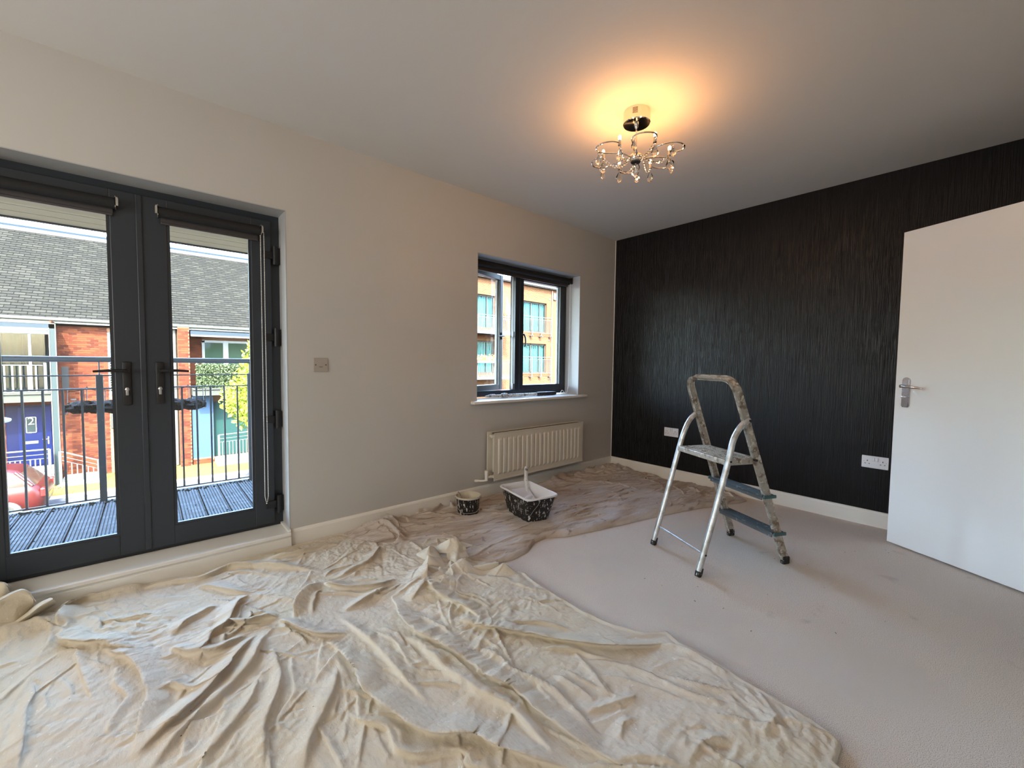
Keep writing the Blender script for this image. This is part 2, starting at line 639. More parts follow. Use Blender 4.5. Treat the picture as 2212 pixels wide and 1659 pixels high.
# roller blinds mounted on the leaves
for side, (x0, x1) in enumerate(((-4.395, -3.978), (-3.818, -3.362))):
    bl = thing('roller_blind', 'rolled up black blind on the ' + ('left french door leaf' if side == 0 else 'right french door leaf with a long bead chain'), 'blind', ((x0 + x1) / 2, YF - .045, 1.885), 'black blinds on the french doors')
    b = MB()
    b.tube([(x0, YF - .055, 1.885), (x1, YF - .055, 1.885)], .026, 16)
    b.build('roller', m_blind, bl, True)
    b = MB()
    b.box(x0 + .01, x1 - .01, YF - .034, YF - .030, 1.838, 1.89)
    b.box(x0 + .01, x1 - .01, YF - .038, YF - .026, 1.829, 1.841, .003)
    b.build('bottom_rail', mat('mid grey hem bar', (.05, .045, .045), .4) if side == 0 else bpy.data.materials['mid grey hem bar'], bl)
    for xe in ((x1,) if side == 0 else (x0, x1)):
        b = MB()
        sx = 1 if xe == x1 else -1
        b.box(xe, xe + sx * .003, YF - .08, YF - .025, 1.862, 1.915)
        b.box(xe, xe + sx * .012, YF - .08, YF - .074, 1.870, 1.905)
        b.box(xe, xe + sx * .010, YF - .08, YF - .025, 1.905, 1.911)
        b.box(xe, xe + sx * .010, YF - .07, YF - .035, 1.882, 1.887)
        b.build('bracket', m_steel if 0 else mat('nickel bracket', (.45, .44, .4), .35, .6), bl)
    if side == 1:
        b = MB()
        xa = x1 + .008
        for dx in (-.0085, .0085):
            z = 1.875
            while z > .275:
                k = max(0.0, (.31 - z) / .04)
                b.ball((xa + dx * (1 - k * .8), YF - .06 - (.002 if dx > 0 else 0), z), .0028, 6, 4)
                z -= .0095
        b.ball((xa, YF - .06, .268), .004, 6, 4)
        b.tube([(xa - .0085, YF - .06, 1.875), (xa - .0085, YF - .06, .31), (xa, YF - .06, .268), (xa + .0085, YF - .06, .31), (xa + .0085, YF - .06, 1.875)], .0009, 4)
        b.build('bead_chain', mat('cream beads', (.75, .73, .66), .4), bl, True)

# ================================================================== SMALL WINDOW
YW = 0.18
t = thing('window_1', 'anthracite two-light window, left sash ajar', 'window', (-1.224, YW, WZ0))
t['kind'] = 'structure'
b = MB()
b.box(WX0, WX0 + .05, YW, YW + .07, .832, 2.004)
b.box(WX1 - .05, WX1, YW, YW + .07, .832, 2.004)
b.box(WX0 + .05, WX1 - .05, YW, YW + .07, 1.955, 2.004)
b.box(WX0 + .05, WX1 - .05, YW, YW + .07, .832, .882)
b.box(-1.291, -1.225, YW, YW + .07, .882, 1.955)
b.build('window_frame', m_frame, t)


def sash(x0, x1, z0, z1, hinge=None, ang=0):
    X = None
    if hinge is not None:
        X = Matrix.Translation(hinge) @ Matrix.Rotation(ang, 4, 'Z') @ Matrix.Translation(-Vector(hinge))
    st = .050
    b = MB(X)
    y0, y1 = YW - .004, YW + .05
    b.box(x0, x0 + st, y0, y1, z0, z1, .004)
    b.box(x1 - st, x1, y0, y1, z0, z1, .004)
    b.box(x0 + st, x1 - st, y0 + .001, y1 - .001, z0, z0 + st, .003)
    b.box(x0 + st, x1 - st, y0 + .001, y1 - .001, z1 - st, z1, .003)
    s = b.build('sash', m_frame, t)
    b = MB(X)
    b.box(x0 + st - .001, x1 - st + .001, YW + .02, YW + .024, z0 + st - .001, z1 - st + .001)
    b.build('pane', m_glass, s)
    b = MB(X)
    g = .008
    b.box(x0 + st, x0 + st + g, YW + .026, YW + .048, z0 + st, z1 - st)
    b.box(x1 - st - g, x1 - st, YW + .026, YW + .048, z0 + st, z1 - st)
    b.build('spacer_strip', m_reveal, s)
    return s, X


sR, _ = sash(-1.238, -.628, .875, 1.962)
sL, XS = sash(-1.815, -1.300, .880, 1.958, (-1.815, YW + .03, 0), math.radians(17.5))
# handles
b = MB()
hx, hz = -1.213, 1.40
b.box(hx - .009, hx + .009, YW - .014, YW - .003, hz - .035, hz + .03, .004)
b.tube([(hx, YW - .012, hz), (hx, YW - .04, hz), (hx + .012, YW - .045, hz - .03), (hx + .016, YW - .045, hz - .07), (hx + .010, YW - .042, hz - .115)], [.008, .009, .008, .007, .006], 8)
b.build('window_handle', m_black, sR, True)
b = MB(XS)
hx = -1.325
b.box(hx - .009, hx + .009, YW - .014, YW - .003, 1.355, 1.42, .004)
b.tube([(hx, YW - .012, 1.39), (hx, YW - .04, 1.39), (hx - .03, YW - .045, 1.385), (hx - .10, YW - .042, 1.378)], [.008, .009, .008, .006], 8)
b.build('window_handle', m_black, sL, True)
# lock keeps and white weather gasket on the mullion
b = MB()
b.box(-1.294, -1.291, YW + .03, YW + .05, .884, 1.952)
b.box(-1.301, -1.291, YW + .015, YW + .035, 1.375, 1.425, .002)
b.box(-1.304, -1.291, YW + .012, YW + .04, .886, .94, .002)
b.build('gasket', m_reveal, t)
b = MB(XS)
b.build
b = MB()
b.tube([(-1.81, YW + .04, 1.957), (-1.60, YW + .09, 1.957), (-1.55, YW + .05, 1.957)], .006, 6)
b.build('friction_stay', m_steel, t)
# sill board
b = MB()
b.box(WX0 + .001, WX1 - .001, -.001, YW, .798, .820)
b.box(WX0 - .062, WX1 + .085, -.055, 0.0, .795, .820, .008)
struct(b.build('trim_5', m_gloss), 'cream painted window sill board')
# roller blind
bl = thing('roller_blind', 'rolled up black blind across the top of the small window', 'blind', (-1.224, .12, 1.96))
b = MB()
b.tube([(WX0 + .01, .12, 1.972), (WX1 - .02, .12, 1.972)], .027, 16)
b.build('roller', m_blind, bl, True)
b = MB()
b.box(WX0 + .012, WX1 - .03, .142, .148, 1.925, 1.972)
b.box(WX0 + .012, WX1 - .03, .137, .151, 1.915, 1.929, .004)
b.build('bottom_rail', bpy.data.materials['mid grey hem bar'], bl)
for xe in (WX0 + .005, WX1 - .018):
    b = MB()
    b.box(xe, xe + .006, .088, .15, 1.94, 2.005, .002)
    b.ball((xe + .003, .12, 1.972), .017, sx=.4)
    b.build('bracket', m_black, bl, True)
b = MB()
cx = WX1 - .022
b.tube([(cx, .115, 1.96), (cx + .004, .115, 1.6), (cx + .002, .113, 1.2), (cx - .004, .11, .98), (cx - .02, .10, .90), (cx - .05, .085, .845), (cx - .085, .075, .824), (cx - .11, .07, .834), (cx - .135, .065, .862), (cx - .16, .06, .868), (cx - .185, .055, .845), (cx - .2, .05, .824)], .0022, 6)
b.build('pull_cord', mat('white cord', (.8, .8, .78), .5), bl, True)

# spattered extension pole on the sill
m_spat_pole = mat('white paint spattered pole', (.62, .65, .64), .45, noise=[(70, (.12, .16, .14), .5, .56, (1, 1, 1)), (25, (.7, .72, .7), .5, .6, U)])
m_spat_black = mat('paint crusted black grip', (.018, .018, .018), .5, noise=(90, (.45, .47, .45), .62, .67, U))
t = thing('extension_pole', 'paint spattered telescopic decorating pole lying on the small window sill', 'pole', (-1.25, .08, .82))
a, bb = Vector((-1.665, .118, .843)), Vector((-.90, .022, .843))
dv = (bb - a)
P = lambda k, dz=0: a + dv * k + Vector((0, 0, dz))
b = MB()
b.tube([P(.06, -.002), P(.70, -.002)], .0125, 10)
b.tube([P(.30, -.001), P(.70, -.001)], .015, 10)
b.build('shaft', m_spat_pole, t, True)
b = MB()
b.tube([P(-.02, -.004), P(.02, -.003), P(.05), P(.10), P(.11, -.003)], [.007, .012, .015, .015, .012], 10)
b.build('collar', m_spat_pole, t, True)
b = MB()
b.tube([P(.20), P(.218), P(.222), P(.248), P(.252), P(.27)], [.0205, .0205, .0225, .0225, .0205, .0205], 10)
b.build('collar', m_spat_pole, t, True)
b = MB()
b.tube([P(.70, .001), P(.73, .001), P(.97, .001), P(1.0, .001)], [.017, .020, .020, .017], 12)
b.build('grip', m_spat_black, t, True)

# ================================================================== RADIATOR
t = thing('radiator', 'cream ribbed panel radiator under the small window', 'radiator', (-1.19, -.06, .16))
b = MB()
x0, x1, z0, z1 = -1.752, -.618, .160, .555
NR = 20
gw = (x1 - x0 - .07) / NR
# fluted front panel as a profile in x swept in z with tapered ends
xs, dep = [x0], [0.0]
for i in range(NR):
    c = x0 + .035 + gw * (i + .5)
    for q, d in ((-.38, 0), (-.24, 1), (.24, 1), (.38, 0)):
        xs.append(c + q * gw); dep.append(d)
xs.append(x1); dep.append(0)
zs = [(z0, 0), (z0 + .045, 0), (z0 + .062, 1), (z1 - .062, 1), (z1 - .045, 0), (z1, 0)]
yf = -.098
n = len(xs)
vs = []
for z, k in zs:
    for x, d in zip(xs, dep):
        vs.append((x, yf - .009 * d * k, z))
fs = []
for j in range(len(zs) - 1):
    for i in range(n - 1):
        fs.append((j * n + i, j * n + i + 1, (j + 1) * n + i + 1, (j + 1) * n + i))
b.add(vs, fs)
b.box(x0 + .001, x1 - .001, yf + .0015, yf + .005, z0, z1)
b.tube([(x0 + .002, yf + .001, z0 + .004), (x1 - .002, yf + .001, z0 + .004)], .006, 8)
b.tube([(x0 + .002, yf + .001, z1 - .004), (x1 - .002, yf + .001, z1 - .004)], .006, 8)
b.build('front_panel', m_rad, t)
b = MB()
b.box(x0 - .022, x1 + .004, -.036, -.026, z0 + .012, z1 + .006, .004)
b.box(x0 - .022, x1 + .004, -.042, -.024, z0 + .012, z0 + .05, .006)
b.build('rear_panel', m_rad, t)
b = MB()
xx = x0 + .03
while xx < x1 - .03:
    b.box(xx, xx + .0015, -.094, -.038, z0 + .06, z1 - .035)
    xx += .017
b.build('convector_fins', m_rad, t)['kind'] = 'stuff'
b = MB()
b.box(x0 + .02, x1 - .02, -.090, -.040, z1 - .008, z1 - .005)
b.build('dark_gap', m_dark, t)
b = MB()
for z in (z0 + .03, z1 - .03):
    b = MB()
    b.tube([(x0 - .005, -.066, z), (x0 + .03, -.066, z)], .014, 10)
    b.tube([(x0 + .01, -.094, z), (x0 + .01, -.03, z)], .012, 8)
    b.build('header', m_rad, t, True)
    b = MB()
    b.tube([(x1 - .02, -.066, z), (x1 + .012, -.066, z)], .012, 10)
    b.build('header', m_rad, t, True)
b = MB()
vx = x0 - .052
b.tube([(x0 - .005, -.066, .19), (vx, -.066, .19)], .010, 10)
b.tube([(vx, -.066, .165), (vx, -.066, .215)], .014, 10)
b.tube([(vx, -.066, .215), (vx, -.066, .25)], .0165, 12)
b.tube([(vx, -.066, .17), (vx - .02, -.055, .165), (vx - .055, -.03, .165), (vx - .07, -.003, .165)], .0085, 8)
b.lathe([(.022, -.004), (.022, .004)], (vx - .062, -.02, .165), 12)
b.build('valve', m_gloss, t, True)
b = MB()
b.tube([(x1 + .012, -.066, .19), (x1 + .028, -.066, .19), (x1 + .028, -.066, .23)], .009, 8)
b.build('lockshield_valve', m_steel, t, True)
b = MB()
b.ball((x1 + .02, -.066, z1 - .03), .006)
b.build('bleed_valve', m_steel, t, True)
# smudge line of bare plaster above it
# ================================================================== WALL PLATES
t = thing('wall_plate', 'square beige socket cover plate between the french doors and window', 'plate', (-3.066, 0, 1.106))
b = MB()
b.box(-3.109, -3.023, -.008, 0, 1.063, 1.149, .003)
b.build('plate', m_plate, t)
for dx in (-.03, .03):
    b = MB()
    b.tube([(-3.066 + dx, -.0095, 1.106), (-3.066 + dx, -.006, 1.106)], .0035, 8)
    b.build('screw', m_dark, t)
b = MB()
b.tube([(-3.076, -.0088, 1.094), (-3.066, -.0092, 1.0925), (-3.056, -.0088, 1.094)], .0018, 6)
b.build('slot', mat('brown slot', (.10, .085, .07), .7), t)


def socket(yc, zc, label):
    t = thing('power_socket', label, 'socket', (0, yc, zc), 'double sockets on the dark wall')
    b = MB()
    b.box(-.010, 0, yc - .0735, yc + .0735, zc - .043, zc + .043, .003)
    b.build('plate', m_white, t)
    for s in (-1, 1):
        b = MB()
        b.prism([(-.011, zc + .010), (-.018, zc + .012), (-.013, zc + .032), (-.010, zc + .032)], 1, yc + s * .009 - .0075, yc + s * .009 + .0075) if 0 else b.box(-.016, -.009, yc + s * .0085 - .0078, yc + s * .0085 + .0078, zc + .008, zc + .034, .002)
        b.build('rocker_switch', m_white, t)
    for s in (-1, 1):
        c = yc + s * .042
        b = MB()
        b.box(-.0108, -.0098, c - .0022, c + .0022, zc + .004, zc + .013)
        b.box(-.0108, -.0098, c - .0145, c - .0075, zc - .014, zc - .010)
        b.box(-.0108, -.0098, c + .0075, c + .0145, zc - .014, zc - .010)
        b.build('pin_holes', m_dark, t)['kind'] = 'stuff'
        b = MB()
        b.tube([(-.0112, yc + s * .060, zc + .003), (-.0095, yc + s * .060, zc + .003)], .003, 8)
        b.build('screw', m_steel, t)


socket(-.706, .470, 'white double socket low on the dark wall, left of the stepladder')
socket(-2.237, .457, 'white double socket low on the dark wall, beside the white door edge')

# ================================================================== OPEN WHITE DOOR
E0 = Vector((-.306, -2.354, 0)); dd = Vector((-.466, -.885, 0)).normalized()
nn = Vector((dd.y, -dd.x, 0))     # towards camera side
if nn.dot(Vector(CAMP) - E0) < 0: nn = -nn
XD = Matrix(((dd.x, nn.x, 0, E0.x), (dd.y, nn.y, 0, E0.y), (0, 0, 1, 0), (0, 0, 0, 1)))
t = thing('door_2', 'white flush interior door standing open', 'door', (E0.x, E0.y, 0))
t['kind'] = 'structure'
b = MB(XD)
b.box(0, .762, -.036, 0, .012, 1.972, .0015)
b.build('door_leaf', m_door, t)
b = MB(XD)
hx = .062
# shaped back plate
pts = []
for q in range(9):
    a = PI * q / 8
    pts.append((hx + .021 * math.cos(a), 1.050 + .021 * math.sin(a)))
pts = pts + [(hx - .021, .895), (hx - .015, .885), (hx + .015, .885), (hx + .021, .895)]
b.prism(pts, 1, .0, .007)
b.prism([(hx + (x - hx) * .72, z if z > .9 else z + .004) for x, z in pts], 1, .006, .0095)
hp = b.build('handle_plate', mat('brushed chrome plate', (.5, .5, .52), .22, 1.0), t, True)
b = MB(XD)
b.tube([(hx, .006, 1.015), (hx, .05, 1.015)], [.012, .009], 12)
b.tube([(hx, .050, 1.017), (hx + .02, .056, 1.018), (hx + .05, .055, 1.015), (hx + .085, .050, 1.012), (hx + .108, .044, 1.008)], [.010, .010, .009, .008, .005], 10)
b.build('lever', m_chrome, t, True)
b = MB(XD)
b.tube([(hx, .006, .95), (hx, .028, .95)], .006, 10)
b.box(hx - .012, hx + .012, .022, .028, .946, .954, .002)
b.build('privacy_snib', m_chrome, t, True)
b = MB(XD)
b.tube([(hx, .0094, .895), (hx, .0105, .895)], .0025, 8)
b.build('screw', m_steel, t)
b = MB(XD)
b.tube([(hx, .0094, 1.045), (hx, .0105, 1.045)], .0025, 8)
b.build('screw', m_steel, t)
b = MB(XD)
b.box(-.002, 0, -.03, -.006, .93, 1.07)
b.box(-.008, 0, -.024, -.012, 1.0, 1.03, .002)
b.build('latch', m_steel, t)
b = MB(XD)
b.tube([(hx, -.042, 1.015), (hx, -.09, 1.015)], .009, 8)
b.tube([(hx, -.088, 1.015), (hx + .1, -.086, 1.01)], .008, 8)
b.box(hx - .021, hx + .021, -.044, -.036, .885, 1.07, .003)
b.build('rear_handle', m_chrome, t, True)
# door lining in the wall behind
b = MB()
b.box(DX0, DX0 + .03, YC - .12, YC, 0, 1.99)
b.box(DX1 - .03, DX1, YC - .12, YC, 0, 1.99)
b.box(DX0 + .03, DX1 - .03, YC - .12, YC, 1.975, 1.99)
struct(b.build('trim_6', m_gloss), 'white door lining')

# ================================================================== CEILING LIGHT
LC = Vector((-1.883, -1.444, 0))
HZ = 2.232
t = thing('ceiling_light', 'chrome six-arm halogen ceiling light with crystal drops, lit', 'ceiling light', (LC.x, LC.y, H))
m_gold = mat('warm chrome', (.72, .68, .62), .07, 1.0)
b = MB()
b.lathe([(.0695, 0), (.0705, -.004), (.0705, -.062), (.067, -.066)], (LC.x, LC.y, H), 40)
can = b.build('canopy', m_gold, t, True)
cdir = (Vector(CAMP) - LC); cdir.z = 0; cdir.normalize()
ca = math.atan2(cdir.y, cdir.x) - .12
for j in range(5):
    b = MB()
    pts = [(LC.x + .0708 * math.cos(ca + q), LC.y + .0708 * math.sin(ca + q), H - .014 - .0062 * j) for q in np.linspace(-.19, .19, 7)]
    b.tube(pts, .0012, 5)
    b.build('vent_slot', m_dark, can)
b = MB()
b.tube([(LC.x, LC.y, H - .064), (LC.x, LC.y, HZ)], .0045, 10)
b.lathe([(.012, 0), (.010, -.012), (.006, -.02)], (LC.x, LC.y, H - .066), 14)
b.build('stem', m_gold, t, True)
b = MB()
b.lathe([(.010, .03), (.030, .018), (.034, .008), (.034, -.006), (.026, -.016)], (LC.x, LC.y, HZ), 24)
b.build('hub', m_gold, t, True)
b = MB()
b.lathe([(.027, 0), (.024, -.006), (.010, -.008)], (LC.x, LC.y, HZ - .016), 24)
b.build('hub_cap', m_black, t, True)
m_bulb = mat('lit halogen capsule', (1, .9, .7), .3, emit=((1.0, .66, .30), 14))
m_crys = bpy.data.materials.new('cut crystal')
m_crys.use_nodes = True
q_ = m_crys.node_tree.nodes['Principled BSDF']
q_.inputs['Base Color'].default_value = (1, .97, .92, 1)
q_.inputs['Transmission Weight'].default_value = 1.0
q_.inputs['Roughness'].default_value = 0.02
q_.inputs['IOR'].default_value = 1.5


def drop(b, c, s=1.0, rot=0.0):
    """faceted pear drop hanging from c"""
    c = Vector(c)
    b.ball((c.x, c.y, c.z - .004 * s), .0042 * s, 6, 4)
    pr = [(.0006, -.008), (.006, -.020), (.0105, -.033), (.008, -.043), (.0006, -.052)]
    n = 6
    vs, fs = [], []
    for rr_, z in pr:
        for k in range(n):
            a = 2 * PI * k / n
            px_, py_ = rr_ * s * 1.25 * math.cos(a), rr_ * s * .38 * math.sin(a)
            vs.append((c.x + px_ * math.cos(rot) - py_ * math.sin(rot), c.y + px_ * math.sin(rot) + py_ * math.cos(rot), c.z + z * s))
    for i in range(len(pr) - 1):
        for k in range(n):
            fs.append((i * n + k, i * n + (k + 1) % n, (i + 1) * n + (k + 1) % n, (i + 1) * n + k))
    b.add(vs, fs)


def smooth_path(P, sub=6):
    P = [Vector(p) for p in P]
    out = []
    for i in range(len(P) - 1):
        p0, p1, p2, p3 = P[max(i - 1, 0)], P[i], P[i + 1], P[min(i + 2, len(P) - 1)]
        for k in range(sub):
            s_ = k / sub
            out.append(0.5 * ((2 * p1) + (-p0 + p2) * s_ + (2 * p0 - 5 * p1 + 4 * p2 - p3) * s_ ** 2 + (-p0 + 3 * p1 - 3 * p2 + p3) * s_ ** 3))
    out.append(P[-1])
    return out


toC = math.atan2(cdir.y, cdir.x)
BULBS = []
arm_angles = [toC + math.radians(a) for a in (12, 72, 132, 192, 252, 312)]
lift = [0.0, -.004, .004, .020, .016, .004]
for k, an in enumerate(arm_angles):
    e = Vector((math.cos(an), math.sin(an), 0)); tt = Vector((-e.y, e.x, 0))
    Q = lambda r_, s_, z: Vector((LC.x, LC.y, HZ)) + e * r_ + tt * s_ + Vector((0, 0, z + lift[k] * r_ / .2))
    arm = [Q(.028, 0, 0), Q(.07, -.014, .012), (Q(.12, -.040, .016)), Q(.175, -.058, .012), Q(.225, -.048, .008), Q(.246, -.012, .006), Q(.238, .030, .008), Q(.205, .055, .012), Q(.165, .058, .016)]
    b = MB()
    b.tube(smooth_path(arm), .0037, 8)
    ar = b.build('arm', m_gold, t, True)
    end = Q(.160, .058, .016)
    b = MB()
    b.tube([end + Vector((0, 0, -.014)), end + Vector((0, 0, .012))], [.009, .0075], 10)
    b.build('lamp_holder', m_gold, ar, True)
    b = MB()
    b.tube([end + Vector((0, 0, .011)), end + Vector((0, 0, .015)), end + Vector((0, 0, .030)), end + Vector((0, 0, .035))], [.004, .0075, .0075, .003], 10)
    b.build('bulb', m_bulb, ar, True)
    BULBS.append(end + Vector((0, 0, .030)))
    b = MB()
    drop(b, end + Vector((0, 0, -.016)), 1.45, toC + 1.57 + .5 * math.sin(k * 2.3))
    b.build('crystal_drop', m_crys, ar)
    b = MB()
    drop(b, Q(.205, -.053, .003), 1.25, toC + 1.57 + .7 * math.sin(k * 1.7 + 1))
    b.build('crystal_drop', m_crys, ar)
    # swag of beads from the holder to the hub
    b = MB()
    A_, B_ = end + Vector((0, 0, -.012)), Q(.045, -.012, -.006)
    for q in range(11):
        w_ = (q + .5) / 11
        c_ = A_.lerp(B_, w_) + Vector((0, 0, -.045 * 4 * w_ * (1 - w_) * .75))
        b.ball(c_, .0066, 7, 5)
    b.build('bead_swag', m_crys, ar)
b = MB()
drop(b, (LC.x, LC.y, HZ - .025), 1.5, toC + 1.4)
b.build('crystal_drop', m_crys, t)
for k, c in enumerate(BULBS):
    ld = bpy.data.lights.new('bulb_light', 'POINT')
    ld.energy = BULB_W
    ld.color = (1.0, .43, .13)
    ld.shadow_soft_size = .007
    lo = bpy.data.objects.new('bulb_light', ld)
    COL.objects.link(lo)
    lo.location = c + Vector((0, 0, .016))

# floor positions (metres) of the cloth outlines and folds
RIDGES=[([(-3.032,-0.878),(-3.043,-1.024),(-3.061,-1.164),(-3.057,-1.267),(-3.019,-1.402),(-3.001,-1.529),(-2.979,-1.643),(-2.947,-1.718),(-2.943,-1.839),(-2.934,-1.941),(-2.931,-2.049),(-2.914,-2.132),(-2.917,-2.228)],0.034,0.028,1.3,1),([(-2.932,-1.252),(-2.879,-1.346),(-2.791,-1.465),(-2.706,-1.568),(-2.628,-1.674),(-2.549,-1.774),(-2.421,-1.886),(-2.34,-1.94),(-2.321,-1.985)],0.03,0.03,1.3,1),([(-3.137,-1.199),(-3.104,-1.315),(-3.098,-1.405),(-3.093,-1.506),(-3.078,-1.587),(-3.066,-1.664),(-3.033,-1.753),(-3.023,-1.82),(-3.029,-1.896),(-3.033,-1.967),(-3.034,-2.017),(-3.044,-2.089)],0.026,0.035,0.4,1),([(-3.273,-0.895),(-3.259,-1.014),(-3.239,-1.151),(-3.228,-1.249),(-3.231,-1.368),(-3.225,-1.455),(-3.217,-1.554),(-3.219,-1.62)],0.022,0.03,0.5,1),([(-3.387,-1.008),(-3.355,-1.103),(-3.33,-1.209),(-3.312,-1.299),(-3.319,-1.363),(-3.322,-1.436),(-3.31,-1.509),(-3.29,-1.583),(-3.269,-1.647),(-3.241,-1.696),(-3.154,-1.775),(-3.134,-1.835),(-3.1,-1.905),(-3.068,-1.963),(-3.032,-2.031),(-3.007,-2.121)],0.04,0.032,1.2,1),([(-3.483,-0.779),(-3.44,-0.861),(-3.4,-0.95),(-3.358,-1.02),(-3.28,-1.071)],0.035,0.022,1.0,1),([(-3.247,-0.581),(-3.181,-0.693),(-3.094,-0.777),(-3.024,-0.808),(-2.942,-0.795)],0.04,0.03,0.8,1),([(-3.43,-0.823),(-3.38,-0.726),(-3.319,-0.653),(-3.247,-0.581)],0.035,0.025,0.6,-1),([(-3.258,-0.894),(-3.174,-0.88),(-3.042,-0.848),(-3.007,-0.822)],0.03,0.03,0.6,1),([(-3.184,-0.616),(-3.127,-0.573),(-3.059,-0.553),(-2.987,-0.532),(-2.847,-0.383)],0.03,0.03,0.5,1),([(-3.003,-1.039),(-2.946,-1.007),(-2.893,-0.973),(-2.862,-0.982)],0.03,0.03,0.5,1),([(-2.866,-0.957),(-2.862,-1.073),(-2.845,-1.157),(-2.82,-1.276),(-2.829,-1.36)],0.035,0.03,1.0,1),([(-2.866,-0.957),(-2.821,-0.86),(-2.77,-0.808),(-2.681,-0.828)],0.05,0.035,0.3,1),([(-2.767,-0.965),(-2.683,-0.944),(-2.606,-0.983),(-2.496,-1.081),(-2.415,-1.174)],0.06,0.03,0.4,-1),([(-3.569,-0.835),(-3.632,-0.9),(-3.7,-0.974),(-3.742,-1.032),(-3.789,-1.09),(-3.849,-1.146),(-3.904,-1.19),(-3.93,-1.223),(-3.951,-1.256)],0.04,0.035,0.7,-1),([(-3.521,-0.821),(-3.587,-0.938),(-3.625,-1.016),(-3.69,-1.086),(-3.73,-1.13),(-3.783,-1.172),(-3.834,-1.216),(-3.871,-1.256),(-3.895,-1.294),(-3.922,-1.337)],0.03,0.04,0.3,-1),([(-3.54,-0.943),(-3.552,-1.056),(-3.558,-1.152),(-3.581,-1.224),(-3.617,-1.29),(-3.648,-1.36),(-3.661,-1.435),(-3.687,-1.539)],0.022,0.03,0.3,-1),([(-3.623,-1.068),(-3.629,-1.157),(-3.677,-1.24),(-3.729,-1.297),(-3.771,-1.341),(-3.802,-1.373),(-3.832,-1.415)],0.02,0.03,0.3,-1),([(-3.379,-1.224),(-3.44,-1.344),(-3.503,-1.426),(-3.553,-1.489),(-3.584,-1.549),(-3.614,-1.601)],0.018,0.03,0.2,-1),([(-4.172,-0.283),(-4.119,-0.418),(-4.08,-0.476),(-4.017,-0.53),(-3.948,-0.64),(-3.897,-0.665)],0.035,0.03,1.2,1),([(-4.051,-0.535),(-3.99,-0.644),(-3.947,-0.703),(-3.912,-0.794),(-3.895,-0.886),(-3.884,-1.009),(-3.907,-1.104),(-3.927,-1.189),(-3.942,-1.248)],0.03,0.03,0.9,1),([(-4.118,-0.43),(-4.086,-0.625),(-4.055,-0.777),(-4.027,-0.919)],0.012,0.02,0.8,1),([(-4.155,-0.085),(-4.172,-0.19),(-4.172,-0.283)],0.03,0.03,0.6,1),([(-4.21,-0.59),(-4.195,-0.702),(-4.201,-0.77),(-4.186,-0.915),(-4.177,-1.018),(-4.166,-1.129)],0.012,0.02,0.9,-1),([(-3.963,-0.076),(-3.783,-0.133),(-3.693,-0.173),(-3.588,-0.124),(-3.491,-0.179),(-3.366,-0.297),(-3.187,-0.491)],0.035,0.035,0.5,1),([(-3.429,-0.156),(-3.265,-0.192),(-3.09,-0.181),(-3.016,-0.218)],0.03,0.03,0.5,1),([(-4.144,-0.027),(-4.065,-0.062),(-3.968,-0.071),(-3.884,-0.071)],0.03,0.03,0.4,-1),([(-3.728,-0.218),(-3.644,-0.327),(-3.566,-0.446),(-3.507,-0.479)],0.026,0.03,0.7,1),([(-3.516,-0.498),(-3.582,-0.518),(-3.625,-0.576),(-3.668,-0.697),(-3.725,-0.74),(-3.751,-0.832),(-3.779,-0.894)],0.035,0.028,0.6,-1),([(-3.844,-0.721),(-3.77,-0.817),(-3.711,-0.857),(-3.674,-0.844),(-3.593,-0.815)],0.035,0.028,0.7,1),([(-3.623,-0.652),(-3.606,-0.721),(-3.522,-0.737),(-3.469,-0.77)],0.04,0.022,0.8,1),([(-3.661,-0.485),(-3.779,-0.563),(-3.832,-0.65)],0.024,0.03,0.4,-1),([(-3.884,-0.992),(-3.843,-0.957),(-3.785,-1.032),(-3.716,-0.998),(-3.683,-0.913)],0.026,0.022,0.5,1),([(-2.872,-1.934),(-2.782,-1.971),(-2.688,-2.006),(-2.65,-1.994)],0.012,0.02,0.3,1),([(-2.861,-2.078),(-2.801,-2.046),(-2.741,-2.064)],0.01,0.015,0.3,1),([(-2.957,-2.076),(-2.844,-2.158),(-2.789,-2.239)],0.012,0.03,0.3,1),([(-2.54,-2.342),(-2.435,-2.347),(-2.389,-2.359)],0.014,0.03,0.3,1),([(-2.789,-2.239),(-2.681,-2.241),(-2.6,-2.287)],0.01,0.02,0.3,1),([(-4.24,-0.045),(-4.213,0.027),(-4.18,0.059),(-4.116,0.026)],0.06,0.03,0.5,1),([(-4.205,-0.136),(-4.166,-0.089),(-4.11,-0.06),(-4.055,-0.076)],0.045,0.025,0.7,1),([(-4.238,0.028),(-4.212,0.081),(-4.167,0.085)],0.06,0.02,0.4,-1),([(-2.402,-1.895),(-2.329,-1.992),(-2.332,-2.151),(-2.346,-2.22)],0.012,0.025,0.3,-1)]
NEAR_POLY=[(-4.507,-0.218),(-4.439,-0.076),(-4.283,-0.13),(-4.192,0.025),(-4.157,0.056),(-4.061,0.023),(-3.962,0.033),(-3.848,-0.027),(-3.681,-0.07),(-3.557,-0.056),(-3.423,-0.046),(-3.219,-0.003),(-2.964,-0.027),(-2.869,-0.206),(-2.782,-0.383),(-2.733,-0.439),(-2.619,-0.431),(-2.474,-0.497),(-2.416,-0.669),(-2.374,-0.803),(-2.424,-0.973),(-2.471,-1.042),(-2.391,-1.148),(-2.402,-1.214),(-2.416,-1.296),(-2.421,-1.412),(-2.421,-1.582),(-2.393,-1.736),(-2.343,-1.839),(-2.263,-1.899),(-2.293,-1.975),(-2.285,-2.027),(-2.297,-2.138),(-2.317,-2.21),(-2.32,-2.27),(-2.327,-2.381),(-2.332,-2.444),(-2.353,-2.503),(-2.45,-2.508),(-2.56,-2.515)]
